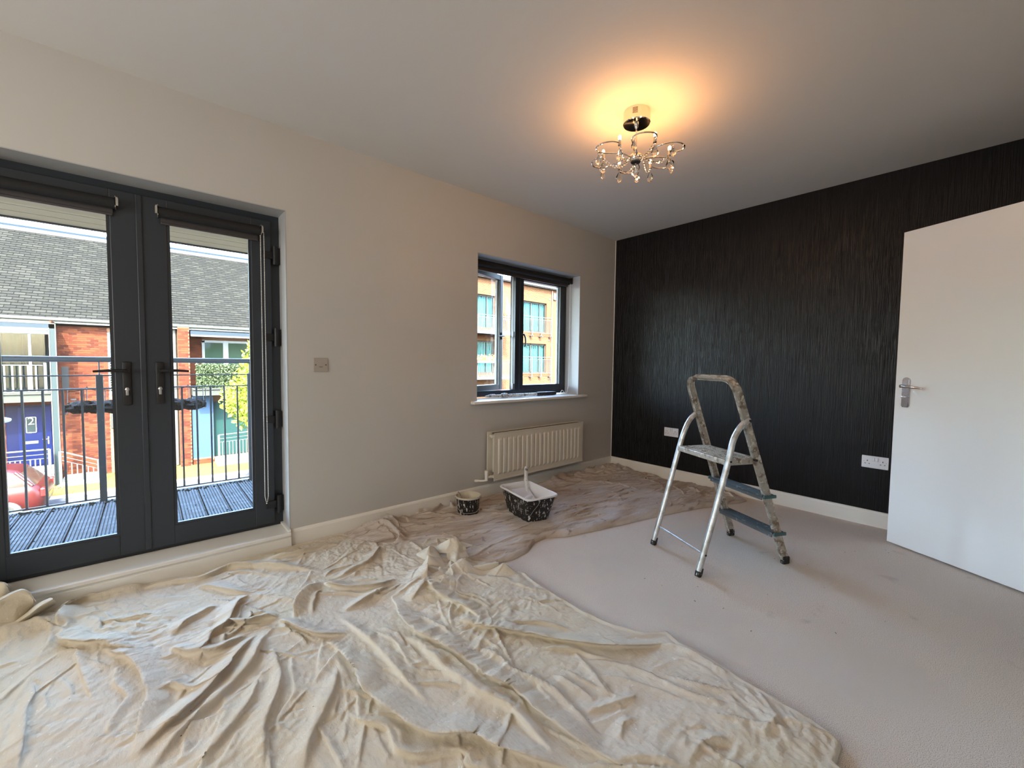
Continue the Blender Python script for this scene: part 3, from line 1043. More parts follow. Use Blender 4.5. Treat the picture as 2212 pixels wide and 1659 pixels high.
FAR_POLY=[(-2.936,0.057),(-2.671,0.201),(-2.364,0.221),(-2.056,0.172),(-1.81,0.263),(-1.421,0.09),(-0.899,0.002),(-0.202,0.158),(0.325,0.239),(0.403,0.114),(0.116,-0.227),(-0.085,-0.715),(0.063,-0.875),(0.069,-1.114),(0.037,-1.269),(-0.129,-1.458),(-0.223,-1.442),(-0.536,-1.315),(-0.858,-1.211),(-1.137,-1.142),(-1.402,-1.083),(-1.601,-1.035),(-1.823,-0.98),(-1.961,-0.903),(-2.068,-0.906),(-2.19,-0.972),(-2.317,-0.99),(-2.486,-0.948),(-2.594,-0.879),(-2.744,-0.788),(-2.855,-0.627),(-2.904,-0.363),(-2.974,-0.137)]
FAR_RIDGES=[([(-0.166,-1.471),(-0.513,-1.304),(-0.82,-1.191),(-1.096,-1.117),(-1.367,-1.06),(-1.571,-1.012),(-1.798,-0.958),(-1.943,-0.886),(-2.087,-0.905),(-2.209,-0.971),(-2.352,-0.99)],0.03,0.022,0.6,1),([(-0.015,-1.149),(-0.427,-1.151),(-0.693,-1.085),(-0.969,-1.042),(-1.284,-0.963),(-1.493,-0.911)],0.02,0.02,0.5,1),([(-2.933,-0.02),(-2.822,0.072),(-2.711,0.024),(-2.656,-0.149),(-2.643,-0.259)],0.05,0.03,0.6,1),([(-2.733,0.132),(-2.55,0.075),(-2.358,-0.058),(-2.174,-0.016),(-2.026,0.046)],0.045,0.03,0.6,1),([(-2.898,-0.049),(-2.79,-0.089),(-2.69,-0.221),(-2.693,-0.358),(-2.803,-0.397)],0.04,0.02,0.6,1),([(-2.52,0.137),(-2.287,0.215),(-2.086,0.124),(-2.133,-0.05),(-2.148,-0.23)],0.04,0.022,0.6,1),([(0.251,0.173),(-0.157,0.065),(-0.657,-0.027),(-1.077,-0.105),(-1.311,-0.1)],0.045,0.035,0.5,1),([(0.337,0.168),(0.181,-0.066),(0.002,-0.243)],0.05,0.03,0.5,1),([(0.002,-0.243),(-0.064,-0.502),(-0.076,-0.71)],0.03,0.03,0.5,1),([(-0.202,-0.03),(-0.687,-0.113),(-1.009,-0.159)],0.03,0.02,0.5,1),([(-1.604,-0.676),(-1.341,-0.656),(-1.134,-0.725),(-0.856,-0.802)],0.018,0.02,0.5,1),([(-1.751,-0.767),(-1.547,-0.784),(-1.351,-0.756),(-1.253,-0.769)],0.015,0.015,0.4,1),([(-2.444,-0.272),(-2.265,-0.343),(-2.087,-0.376),(-1.906,-0.366)],0.01,0.015,0.4,1),([(-2.454,-0.464),(-2.224,-0.556),(-2.044,-0.633)],0.008,0.012,0.4,1),([(-2.329,-0.79),(-2.177,-0.786),(-2.021,-0.793),(-1.86,-0.805)],0.012,0.012,0.4,1),([(-0.189,-0.953),(-0.261,-1.073),(-0.302,-1.173)],0.02,0.012,0.5,1),([(-0.262,-0.857),(-0.358,-0.994),(-0.452,-1.083)],0.02,0.012,0.5,1),([(-0.108,-1.127),(-0.149,-1.264),(-0.187,-1.392)],0.03,0.02,0.5,1),([(-1.83,0.233),(-1.689,0.086),(-1.646,-0.112)],0.02,0.02,0.5,1)]
GATHERS=[([(-2.755,-0.641,0.01),(-2.738,-0.621,0.03),(-2.683,-0.63,0.05)],[(-2.741,-0.722,0.03),(-2.726,-0.727,0.075),(-2.703,-0.712,0.1)],[(-2.7,-0.786,0.01),(-2.662,-0.773,0.03),(-2.633,-0.675,0.04)]),([(-2.658,-0.629,0.02),(-2.644,-0.642,0.04),(-2.615,-0.672,0.07)],[(-2.623,-0.765,0.05),(-2.609,-0.76,0.09),(-2.589,-0.745,0.12)],[(-2.524,-0.801,0.02),(-2.526,-0.807,0.05),(-2.521,-0.791,0.07)]),([(-2.621,-0.751,0.05),(-2.631,-0.777,0.03),(-2.641,-0.835,0.01)],[(-2.592,-0.802,0.065),(-2.622,-0.853,0.05),(-2.621,-0.864,0.02)],[(-2.526,-0.807,0.05),(-2.532,-0.844,0.03),(-2.561,-0.853,0.01)]),([(-2.589,-0.745,0.12),(-2.609,-0.76,0.09),(-2.623,-0.765,0.05)],[(-2.565,-0.765,0.12),(-2.568,-0.794,0.09),(-2.588,-0.815,0.06)],[(-2.519,-0.792,0.07),(-2.517,-0.799,0.05),(-2.51,-0.813,0.02)]),([(-2.776,-0.764,0.01),(-2.78,-0.771,0.04),(-2.754,-0.756,0.06)],[(-2.79,-0.829,0.03),(-2.776,-0.814,0.07),(-2.759,-0.785,0.09)],[(-2.699,-0.867,0.01),(-2.693,-0.871,0.03),(-2.688,-0.791,0.05)]),([(-2.696,-0.876,0.01),(-2.68,-0.855,0.03),(-2.672,-0.86,0.05)],[(-2.693,-0.911,0.02),(-2.687,-0.902,0.05),(-2.678,-0.888,0.07)],[(-2.642,-0.927,0.01),(-2.643,-0.933,0.03),(-2.628,-0.885,0.03)]),([(-2.616,-0.884,0.01),(-2.613,-0.884,0.03),(-2.596,-0.882,0.05)],[(-2.617,-0.935,0.02),(-2.61,-0.919,0.05),(-2.601,-0.911,0.07)],[(-2.523,-0.933,0.01),(-2.529,-0.92,0.02),(-2.551,-0.906,0.04)]),([(-2.657,-0.928,0.01),(-2.603,-0.979,0.01),(-2.547,-1.026,0.01),(-2.489,-1.061,0.01)],[(-2.668,-0.944,0.03),(-2.606,-0.982,0.05),(-2.55,-1.029,0.06),(-2.486,-1.056,0.06)],[(-2.635,-0.894,0.01),(-2.565,-0.925,0.02),(-2.49,-0.953,0.02),(-2.427,-0.985,0.02)]),([(-2.836,-0.804,0.015),(-2.83,-0.865,0.03),(-2.809,-0.9,0.02)],[(-2.824,-0.807,0.05),(-2.805,-0.856,0.07),(-2.74,-0.922,0.04)],[(-2.787,-0.739,0.02),(-2.751,-0.776,0.03),(-2.702,-0.884,0.02)]),([(-4.392,-0.07,0.02),(-4.324,-0.108,0.02),(-4.278,-0.043,0.03)],[(-4.377,-0.134,0.13),(-4.295,-0.121,0.16),(-4.263,-0.138,0.12)],[(-4.397,-0.028,0.105),(-4.319,0.037,0.11),(-4.252,-0.16,0.11)]),([(-4.438,-0.004,0.1),(-4.373,-0.023,0.1),(-4.344,0.003,0.1)],[(-4.443,0.037,0.17),(-4.367,-0.027,0.18),(-4.353,-0.024,0.16)],[(-4.479,0.211,0.11),(-4.408,0.188,0.11),(-4.355,0.067,0.11)]),([(-4.316,-0.162,0.01),(-4.281,-0.14,0.02),(-4.247,-0.096,0.03),(-4.204,-0.085,0.05)],[(-4.313,-0.193,0.05),(-4.273,-0.184,0.07),(-4.234,-0.189,0.1),(-4.195,-0.222,0.13)],[(-4.333,-0.096,0.02),(-4.297,-0.066,0.04),(-4.252,-0.103,0.08),(-4.212,-0.149,0.11)])]


# ================================================================== STEPLADDER
def spatter(name, base, c1, sc1, lo1, hi1, c2=None, sc2=20, lo2=.6, hi2=.66, rough=.4, metal=0.0, stretch=U):
    nl = [(sc1, c1, lo1, hi1, stretch)]
    if c2: nl.append((sc2, c2, lo2, hi2, stretch))
    return mat(name, base, rough, metal, noise=nl)


m_alu = spatter('paint spotted aluminium', (.52, .53, .53), (.36, .34, .30), 22, .45, .65, (.62, .60, .55), 55, .60, .64, .34, .55)
m_alu2 = spatter('paint crusted aluminium', (.46, .43, .37), (.22, .17, .12), 26, .48, .62, (.66, .62, .54), 40, .58, .62, .42, .4)
m_tread = mat('blue grey ribbed tread', (.13, .15, .16), .38, .6, noise=(40, (.36, .38, .38), .6, .68, U))
m_foot = mat('black rubber foot spotted with paint', (.012, .012, .012), .6, noise=(110, (.55, .53, .48), .63, .66, U))
Lp = Vector((-1.502, -1.398, 0))
uv_ = Vector((.9000, -.4358, 0)); vv_ = Vector((-.4358, -.9000, 0))
org = Lp + uv_ * .3 + vv_ * .203
XLd = Matrix(((uv_.x, vv_.x, 0, Lp.x), (uv_.y, vv_.y, 0, Lp.y), (0, 0, 1, 0), (0, 0, 0, 1)))
t = thing('stepladder', 'paint spattered aluminium platform stepladder standing open on the carpet', 'stepladder', tuple(org))
W_ = .406


def stile_u(z):
    return .595 - .372 * z


def stile_v(z, s):
    k = min(1, max(0, z / 1.0)) * .012
    return k if s == 0 else W_ - k


# front hoop: two flat stiles joined over the top
pts = []
for z in (.03, .3, .62, .85, .985):
    pts.append((stile_u(z), stile_v(z, 0), z))
c0, c1 = stile_v(1, 0), stile_v(1, 1)
Rc = .075
for q in range(1, 7):
    a = PI / 2 * q / 6
    z = .985 + Rc * math.sin(a)
    pts.append((stile_u(z), c0 + Rc * (1 - math.cos(a)), z))
top = [(p[0], c0 + c1 - p[1], p[2]) for p in pts[::-1]]
path = pts + top
b = MB(XLd)


def chan(b, path, w, tk):
    """hoop strip: wide across the ladder's depth, thin across its width"""
    P = [Vector(p) for p in path]
    vs = []
    m = len(P)
    nrm = Vector((1, 0, .372)).normalized()
    for i in range(m):
        T = (P[min(i + 1, m - 1)] - P[max(i - 1, 0)]).normalized()
        n = T.cross(nrm).normalized()
        for a, c in ((-1, -1), (1, -1), (1, 1), (-1, 1)):
            vs.append(P[i] + nrm * (a * w / 2) + n * (c * tk / 2))
    fs = [(0, 1, 2, 3)[::-1], tuple(4 * (m - 1) + k for k in range(4))]
    for i in range(m - 1):
        for k in range(4):
            fs.append((4 * i + k, 4 * i + (k + 1) % 4, 4 * i + 4 + (k + 1) % 4, 4 * i + 4 + k))
    b.add(vs, fs)


chan(b, path, .042, .012)
inner = [(p[0], p[1] + (.004 if p[1] < .2 else -.004), p[2] - (.002 if p[2] > 1 else 0)) for p in path]
# flanges of the channel section
nr = Vector((1, 0, .372)).normalized()
for off in (-.019, .019):
    chan(b, [(p[0] + nr.x * off, p[1] + (.006 if p[1] < .2 else -.006) * (1 if p[2] < 1.03 else .3), p[2] + nr.z * off) for p in path], .004, .020)
b.build('front_hoop', m_alu2, t)
# rear legs
for s in (0, 1):
    v = 0.0 if s == 0 else W_
    vi = .006 if s == 0 else W_ - .006
    b = MB(XLd)
    pp = [(0, v, .03), (.08, v, .30), (.168, v, .62), (.195, vi, .715), (.225, vi, .775), (.262, vi, .815), (.300, vi, .835)]
    b.tube(smooth_path(pp, 4), .0145, 12, flat=1.25)
    b.build('rear_leg', m_alu, t, True)
    b = MB(XLd)
    b.tube([(-.004, v, 0.0), (0.002, v, .02), (.010, v, .046)], [.017, .019, .018], 10)
    b.build('rubber_foot', m_foot, t, True)
    b = MB(XLd)
    fv = stile_v(.02, s)
    b.box(stile_u(.02) - .024, stile_u(.02) + .022, fv - .013, fv + .013, 0, .045, .006)
    b.build('rubber_foot', m_foot, t)
    for (ru, r0_, r1_, rz, rrad) in ((.292, .012, .014, .832, .008), (.168, .019, .019, .615, .006), (.345, .012, .014, .612, .006), (.028, .019, .019, .118, .006)):
        b = MB(XLd)
        b.tube([(ru, v - r0_, rz), (ru, v + r1_, rz)], rrad, 10)
        b.build('rivet', m_dark, t, True)
    b = MB(XLd)
    vs_ = .012 if s == 0 else W_ - .012
    b.box(.15, stile_u(.61) + .012, vs_ - .003, vs_ + .003, .588, .622)
    b.build('side_plate', m_alu2, t)
b = MB(XLd)
b.tube([(.030, .005, .118), (.030, W_ - .005, .118)], .0065, 10)
b.build('tie_bar', m_alu, t, True)
# platform
b = MB(XLd)
b.box(.155, stile_u(.62) + .012, .016, W_ - .016, .606, .622, .003)
b.box(.150, .162, .014, W_ - .014, .592, .622, .003)
pf = b.build('platform', m_alu2, t)
for i in range(9):
    b = MB(XLd)
    x = .172 + i * .022
    b.box(x, x + .010, .02, W_ - .02, .622, .6245)
    b.build('grip_rib', m_alu2, pf)
for z in (.408, .188):
    b = MB(XLd)
    u0 = stile_u(z)
    b.box(u0 - .038, u0 + .045, .004, W_ - .004, z - .012, z, .003)
    b.box(u0 - .038, u0 - .034, .004, W_ - .004, z - .026, z)
    b.box(u0 + .041, u0 + .045, .004, W_ - .004, z - .020, z)
    tr = b.build('tread', m_tread, t)
    for i in range(5):
        b = MB(XLd)
        x = u0 - .028 + i * .014
        b.box(x, x + .006, .01, W_ - .01, z, z + .002)
        b.build('grip_rib', m_tread, tr)
    for s in (0, 1):
        b = MB(XLd)
        v = -.016 if s == 0 else W_ + .004
        b.box(u0 - .040, u0 + .046, v, v + .012, z - .016, z + .002, .003)
        b.build('end_cap', mat('teal plastic cap', (.05, .12, .13), .4) if 'teal plastic cap' not in bpy.data.materials else bpy.data.materials['teal plastic cap'], tr)

# ================================================================== DROP CLOTHS
rngs = np.random.RandomState(3)
PERM = rngs.permutation(512)
GR = rngs.uniform(0, 2 * np.pi, 512)


def perlin(x, y):
    xi = np.floor(x).astype(int); yi = np.floor(y).astype(int)
    xf = x - xi; yf_ = y - yi
    uu = xf * xf * xf * (xf * (xf * 6 - 15) + 10); vv = yf_ * yf_ * yf_ * (yf_ * (yf_ * 6 - 15) + 10)

    def g(ix, iy, dx, dy):
        h = PERM[(PERM[ix & 511] + iy) & 511]
        return np.cos(GR[h]) * dx + np.sin(GR[h]) * dy
    n00 = g(xi, yi, xf, yf_); n10 = g(xi + 1, yi, xf - 1, yf_)
    n01 = g(xi, yi + 1, xf, yf_ - 1); n11 = g(xi + 1, yi + 1, xf - 1, yf_ - 1)
    return (n00 * (1 - uu) + n10 * uu) * (1 - vv) + (n01 * (1 - uu) + n11 * uu) * vv


def ridged(x, y):
    return 1 - 2.2 * np.abs(perlin(x, y))


def polydist(P, X, Y):
    """signed-ish distance to polygon boundary (positive inside), and nearest boundary point"""
    n = len(P)
    best = np.full(X.shape, 1e9); bx = np.zeros(X.shape); by = np.zeros(X.shape)
    inside = np.zeros(X.shape, bool)
    for i in range(n):
        ax, ay = P[i]; cx_, cy_ = P[(i + 1) % n]
        dx, dy = cx_ - ax, cy_ - ay
        t_ = np.clip(((X - ax) * dx + (Y - ay) * dy) / (dx * dx + dy * dy + 1e-12), 0, 1)
        px, py = ax + t_ * dx, ay + t_ * dy
        d = np.hypot(X - px, Y - py)
        k = d < best
        best[k] = d[k]; bx[k] = px[k]; by[k] = py[k]
        cond = ((ay > Y) != (cy_ > Y)) & (X < (dx) * (Y - ay) / (dy + 1e-15) + ax)
        inside ^= cond
    return best, inside, bx, by


def smooth2(P, sub=5):
    return [(p.x, p.y) for p in smooth_path([(a[0], a[1], 0) for a in P], sub)]


def cloth(name, poly, ridges, step, base, noise_fn, m, hem=.006, calm=()):
    P = np.array(poly)
    x0, y0 = P.min(0) - step * 2; x1, y1 = P.max(0) + step * 2
    nx = int((x1 - x0) / step) + 1; ny = int((y1 - y0) / step) + 1
    X, Y = np.meshgrid(x0 + np.arange(nx) * step, y0 + np.arange(ny) * step)
    best, inside, bx, by = polydist(poly, X, Y)
    edge = np.where(inside, best, 0)
    cubes = np.zeros(X.shape); DX = np.zeros(X.shape); DY = np.zeros(X.shape)
    for (pts, h, w, lean, side) in ridges:
        Q = smooth2(pts, 4)
        Qa = np.array(Q)
        r_ = 4.2 * w
        m_ = (X > Qa[:, 0].min() - r_) & (X < Qa[:, 0].max() + r_) & (Y > Qa[:, 1].min() - r_) & (Y < Qa[:, 1].max() + r_)
        if not m_.any(): continue
        xs_, ys_ = X[m_], Y[m_]
        L = np.r_[0, np.cumsum(np.hypot(*np.diff(Qa, axis=0).T))]
        bd = np.full(xs_.shape, 1e9); sg = np.zeros(xs_.shape); ss = np.zeros(xs_.shape); nxv = np.zeros(xs_.shape); nyv = np.zeros(xs_.shape)
        for i in range(len(Qa) - 1):
            a_, c_ = Qa[i], Qa[i + 1]
            d_ = c_ - a_; l_ = np.hypot(*d_) + 1e-9
            tt_ = np.clip(((xs_ - a_[0]) * d_[0] + (ys_ - a_[1]) * d_[1]) / l_ ** 2, 0, 1)
            ex, ey = xs_ - a_[0] - tt_ * d_[0], ys_ - a_[1] - tt_ * d_[1]
            dd_ = np.hypot(ex, ey)
            k = dd_ < bd
            bd[k] = dd_[k]
            # right-hand normal of the path
            n_ = np.array([d_[1], -d_[0]]) / l_
            sg[k] = (ex * n_[0] + ey * n_[1])[k]
            ss[k] = (L[i] + tt_ * l_)[k]
            nxv[k] = n_[0]; nyv[k] = n_[1]
        sgn = sg * side           # >0 on the steep side
        u_ = ss / L[-1]
        taper = np.clip(u_ / .26, 0, 1) * np.clip((1 - u_) / .26, 0, 1)
        taper = taper * taper * (3 - 2 * taper) * (.8 + .35 * perlin(ss * 9 + h * 999, ss * 0 + w * 77))
        dist = np.where(np.abs(sgn) < bd, np.sign(sgn) * bd, sgn)
        wob = 1 + .35 * perlin(ss * 7 + w * 500, ss * 0 + h * 300)
        wl, wr = w * 1.25 * wob * (.45 + .55 * taper), w * .42 * wob
        g = np.where(dist > 0, np.exp(-(dist / wr) ** 2), np.exp(-np.abs(dist / wl) ** 1.6))
        hh = h * g * taper
        c3 = cubes[m_]; c3 += hh ** 3; cubes[m_] = c3
        le = lean * h * (g ** 2) * taper
        q = DX[m_]; q += le * nxv * side; DX[m_] = q
        q = DY[m_]; q += le * nyv * side; DY[m_] = q
    Z = np.cbrt(cubes)
    for (cx_, cy_, rx, ry) in calm:
        g = np.clip(1.35 - ((X - cx_) / rx) ** 2 - ((Y - cy_) / ry) ** 2, 0, 1)
        Z = Z * (1 - .85 * g); DX = DX * (1 - g); DY = DY * (1 - g)
    nzv = noise_fn(X, Y, Z)
    fade = np.clip(edge / .05, 0, 1)
    Z = base + Z * np.clip(edge / .015, 0, 1) + nzv * (0.35 + .65 * fade)
    Z = Z + hem * np.exp(-((edge - .010) / .008) ** 2)
    Z = np.maximum(Z, .004)
    lm = np.hypot(DX, DY); k = np.minimum(1, .05 / (lm + 1e-9))
    XX = X + DX * k * fade; YY = Y + DY * k * fade
    # snap rim
    keep = inside.copy()
    rim = (~inside) & (best < step * 1.5)
    use = keep | rim
    XX[rim] = bx[rim]; YY[rim] = by[rim]; Z[rim] = .0015
    idx = -np.ones(X.shape, int)
    idx[use] = np.arange(use.sum())
    q = use[:-1, :-1] & use[1:, :-1] & use[:-1, 1:] & use[1:, 1:] & (keep[:-1, :-1] | keep[1:, :-1] | keep[:-1, 1:] | keep[1:, 1:])
    F = np.stack([idx[:-1, :-1][q], idx[:-1, 1:][q], idx[1:, 1:][q], idx[1:, :-1][q]], -1)
    V = np.stack([XX[use], YY[use], Z[use]], -1)
    V[:, 0] = np.minimum(V[:, 0], -.020)
    lim = np.where((V[:, 0] < FX1) & (V[:, 2] < .12), -.042, -.020)
    V[:, 1] = np.minimum(V[:, 1], lim)
    me = bpy.data.meshes.new(name)
    me.vertices.add(len(V)); me.vertices.foreach_set('co', V.ravel())
    me.loops.add(len(F) * 4); me.loops.foreach_set('vertex_index', F.ravel())
    me.polygons.add(len(F))
    me.polygons.foreach_set('loop_start', np.arange(len(F)) * 4)
    me.polygons.foreach_set('loop_total', np.full(len(F), 4))
    me.polygons.foreach_set('use_smooth', np.ones(len(F), bool))
    me.update(); me.validate()
    return link(name, me, m)


m_canvas = mat('cream cotton canvas', (.63, .56, .43), .95, spec=.15,
               noise=[(3.0, (.60, .525, .41), .5, .7, U), (1.2, (.63, .56, .46), .45, .65, U), (9, (.46, .40, .33), .66, .78, U), (70, (.76, .73, .68), .70, .73, U), (48, (.07, .05, .04), .76, .775, U)],
               bump=[(900, .6, .0015, U), (75, .55, .005, (1, .5, 1)), (40, .6, .007, (.4, 1, 1))])
m_canvas2 = mat('stained brown dust sheet with crease shade', (.54, .47, .40), .95, spec=.15,
                noise=[(2.2, (.58, .53, .50), .45, .62, U), (4.5, (.42, .33, .25), .50, .68, (.5, 1.6, 1)), (14, (.28, .21, .21), .66, .74, U), (16, (.30, .225, .165), .60, .72, (.22, 2.0, 1)), (60, (.62, .58, .54), .70, .74, U)],  # stains, plus stretched dark streaks painting shade into the creases
                bump=[(700, .4, .0015, U), (26, .9, .012, (.28, 1.5, 1)), (60, .8, .005, (.35, 1.3, 1))])


HUBS = [(-3.42, -.99), (-2.76, -.97), (-4.15, -.20), (-3.25, -.60), (-2.62, -.80)]


def extra_folds(ridges, poly, n, seed, hubs, hr, wr_, lr, drift=None):
    """small folds: companions of the big ones and short ones running towards where the cloth is gathered"""
    rr = random.Random(seed)
    out = []
    for (pts, h, w, lean, side) in ridges:
        P = [Vector((a[0], a[1], 0)) for a in smooth2(pts, 3)]
        for q in range(2):
            o_ = rr.choice((-1, 1)) * w * rr.uniform(1.7, 3.2)
            i0 = int(len(P) * rr.uniform(0, .45)); i1 = int(len(P) * rr.uniform(.6, 1))
            seg = []
            for i in range(i0, i1, 2):
                T = P[min(i + 1, len(P) - 1)] - P[max(i - 1, 0)]
                nrm = Vector((T.y, -T.x, 0)).normalized()
                p_ = P[i] + nrm * (o_ * (1 + .25 * math.sin(i * .8 + q)) + rr.uniform(-.004, .004))
                seg.append((p_.x, p_.y))
            if len(seg) > 2:
                out.append((seg, h * rr.uniform(.25, .5), w * rr.uniform(.4, .7), rr.uniform(.2, .8), rr.choice((-1, 1))))
    xs = [p[0] for p in poly]; ys = [p[1] for p in poly]
    for i in range(n):
        p = Vector((rr.uniform(min(xs), max(xs)), rr.uniform(min(ys), max(ys)), 0))
        if drift is None:
            hb = min(hubs, key=lambda q: (q[0] - p.x) ** 2 + (q[1] - p.y) ** 2 * rr.uniform(.6, 1.6))
            d = (Vector((hb[0], hb[1], 0)) - p)
            if d.length < .05: continue
            a = math.atan2(d.y, d.x) + rr.gauss(0, .38)
        else:
            a = drift + rr.gauss(0, .16)
        L = rr.uniform(*lr)
        cv = rr.gauss(0, 1.6)
        seg = []
        q = p.copy()
        for k in range(5):
            seg.append((q.x, q.y))
            q = q + Vector((math.cos(a), math.sin(a), 0)) * (L / 4)
            a += cv * L / 4
        out.append((seg, rr.uniform(*hr), rr.uniform(*wr_), rr.uniform(.1, .8), rr.choice((-1, 1))))
    return out


def near_noise(X, Y, Z):
    n = .006 * ridged(X * 2.3 + 1.3 * perlin(X, Y), Y * 3.1)
    n += .0035 * ridged(X * 6 + 5 + .8 * perlin(X * 3, Y * 3), Y * 7.5 + X * 2)
    wx = .35 * perlin(X * 2.1 + 3, Y * 2.1); wy = .35 * perlin(X * 2.1, Y * 2.1 + 8)
    for k, an in enumerate((.15, .75, 1.35, 2.0, 2.65)):
        ca_, sa_ = math.cos(an), math.sin(an)
        A_ = (X + wx * .3) * ca_ + (Y + wy * .3) * sa_; B_ = -(X + wx * .3) * sa_ + (Y + wy * .3) * ca_
        mk = np.clip(.15 + 1.9 * perlin(X * 1.9 + 17 * k, Y * 1.9 - 9 * k), 0, 1)
        n += mk * .0048 * ridged(A_ * 5 + k, B_ * 19 + 3 * k)
        n += mk * .0028 * ridged(A_ * 11 + k, B_ * 40 + 3 * k)
    n += .0010 * ridged(X * 31 + 3 + perlin(X * 9, Y * 9), Y * 28 + 7)
    # crumpled heap in the middle and the heap against the kerb
    for (cx_, cy_, rx, ry, hh, sc_) in ((-4.34, -.16, .22, .09, .03, 6), (-2.83, -.98, .16, .12, .03, 10)):
        g = np.exp(-(((X - cx_) / rx) ** 2 + ((Y - cy_) / ry) ** 2) ** 1.5)
        c1 = ridged(X * sc_ * .8 + Y * sc_ * .3 + .8 * perlin(X * 7, Y * 7), Y * sc_ * .9 - X * sc_ * .25)
        c2 = ridged(X * sc_ * 1.7 + 11, Y * sc_ * 1.8)
        n += g * hh * (np.clip(.45 + .62 * c1, 0, 2) + .22 * c2)
    n += .010 * np.clip(perlin(X * 1.1 + 4, Y * 1.3), 0, 1)
    return n


def far_noise(X, Y, Z):
    A = X * .93 - Y * .36; B_ = X * .36 + Y * .93
    n = .0100 * ridged(A * 1.4 + perlin(X * 2, Y * 2), B_ * 7)
    n += .0065 * ridged(A * 2.2 + 3 + perlin(X * 3, Y * 3), B_ * 17)
    n += .0030 * ridged(A * 5, B_ * 34)
    band = np.exp(-((Y + .13) / .10) ** 2) * np.clip((X + 2.9) / .2, 0, 1)
    n += band * .022 * np.clip(ridged(A * 4 + .7 * perlin(X * 5, Y * 5), B_ * 12 + 2), -.2, 1)
    g = np.exp(-(((X + .25) / .22) ** 2 + ((Y + .14) / .14) ** 2))
    n += g * .05 * np.clip(.4 + .6 * ridged(X * 11, Y * 12), 0, 1.3)
    g = np.exp(-(((X + .20) / .22) ** 2 + ((Y + 1.2) / .20) ** 2))
    n += g * .02 * ridged(X * 14 + Y * 14, Y * 5 - X * 5)
    g = np.exp(-(((X + 2.72) / .20) ** 2 + ((Y + .15) / .11) ** 2))
    n += g * .045 * np.clip(.4 + .6 * ridged(A * 6, B_ * 16), 0, 1.3)
    return n


def clampp(P):
    return [(min(x, -.021), min(y, -.044 if x < -3.25 else -.021)) for x, y in P]


near_poly = clampp(NEAR_POLY[1:-1]) + [(-2.50, -2.62), (-2.8, -2.8), (-4.9, -2.8), (-5.3, -1.6), (-5.2, -.2), (-4.8, -.07)]
RIDGES = [(p_, h_ * 1.1, w_ * .85, l_ * 1.15, s_) for p_, h_, w_, l_, s_ in RIDGES]
o = cloth('drop_cloth', near_poly, RIDGES + extra_folds(RIDGES, near_poly, 330, 12, HUBS, (.005, .014), (.005, .013), (.10, .45)), .0052, .010, near_noise, m_canvas, .006, [(-2.64, -.76, .19, .16), (-2.50, -.98, .12, .10)])
tag(o, 'large cream canvas drop cloth heaped in folds in the foreground', 'drop cloth')
near_cloth = o
for gi, (ra, rb, rc) in enumerate(GATHERS):
    NU, NV = 22, 9
    pa, pb_, pc = [smooth_path(q, 8) for q in (ra, rb, rc)]
    vs = []
    for i in range(NU + 1):
        k = i / NU
        A_, B_, C_ = [q[min(int(k * (len(q) - 1)), len(q) - 2)].lerp(q[min(int(k * (len(q) - 1)), len(q) - 2) + 1], k * (len(q) - 1) - min(int(k * (len(q) - 1)), len(q) - 2)) for q in (pa, pb_, pc)]
        for j in range(-NV, NV + 1):
            w_ = (abs(j) / NV)
            E_ = A_ if j < 0 else C_
            p_ = B_.lerp(E_, w_ ** .88)
            nz_ = .0025 * math.sin(7 * k + gi * 3 + 2.2 * w_) * math.sin(4 * w_ + gi)
            vs.append((p_.x + nz_, p_.y - nz_, max(p_.z + nz_, .003)))
    n_ = 2 * NV + 1
    fs = [(i * n_ + j, i * n_ + j + 1, (i + 1) * n_ + j + 1, (i + 1) * n_ + j) for i in range(NU) for j in range(n_ - 1)]
    gb = MB().add(vs, fs)
    go = link('gathered_fold', gb.mesh('gathered_fold', False), m_canvas, near_cloth)
    go.data.polygons.foreach_set('use_smooth', [True] * len(go.data.polygons))

far_poly = clampp(FAR_POLY)
far_poly = [p for i, p in enumerate(far_poly) if i == 0 or (Vector(p) - Vector(far_poly[i - 1])).length > .01]
o = cloth('drop_cloth', far_poly, [(p_, h_ * 1.2, w_ * .8, l_, s_) for p_, h_, w_, l_, s_ in FAR_RIDGES] + extra_folds(FAR_RIDGES, far_poly, 170, 5, HUBS, (.008, .020), (.006, .013), (.25, .8), -.30), .0064, .006, far_noise, m_canvas2, .004)
tag(o, 'brown stained thin dust sheet along the window wall under the radiator', 'drop cloth')

# flakes of paint and grit on the near cloth
dg = bpy.context.evaluated_depsgraph_get()

# ================================================================== PAINT SCUTTLE
m_scut = mat('black plastic spattered with white paint', (.008, .008, .009), .45,
             noise=[(62, (.62, .60, .55), .60, .62, (1, 1, .3)), (130, (.60, .58, .53), .635, .65, (1, 1, .5))])
m_wpaint = mat('white emulsion paint', (.70, .69, .66), .35, bump=(12, .3, .01, U))
m_rimw = mat('thick white paint rim', (.78, .78, .78), .4, bump=(60, .3, .003, U))
sa = Vector((-.18, -.984, 0)).normalized(); sb = Vector((sa.y, -sa.x, 0))
if sb.x < 0: sb = -sb
sco = Vector((-1.790, -.545, .014))
XS_ = Matrix(((sb.x, sa.x, 0, sco.x), (sb.y, sa.y, 0, sco.y), (0, 0, 1, sco.z), (0, 0, 0, 1)))


def rrect(hx_, hy_, r_, z, n=5):
    out = []
    for cx_, cy_, a0 in ((hx_ - r_, hy_ - r_, 0), (-hx_ + r_, hy_ - r_, PI / 2), (-hx_ + r_, -hy_ + r_, PI), (hx_ - r_, -hy_ + r_, 1.5 * PI)):
        for k in range(n + 1):
            a = a0 + PI / 2 * k / n
            out.append((cx_ + r_ * math.cos(a), cy_ + r_ * math.sin(a), z))
    return out


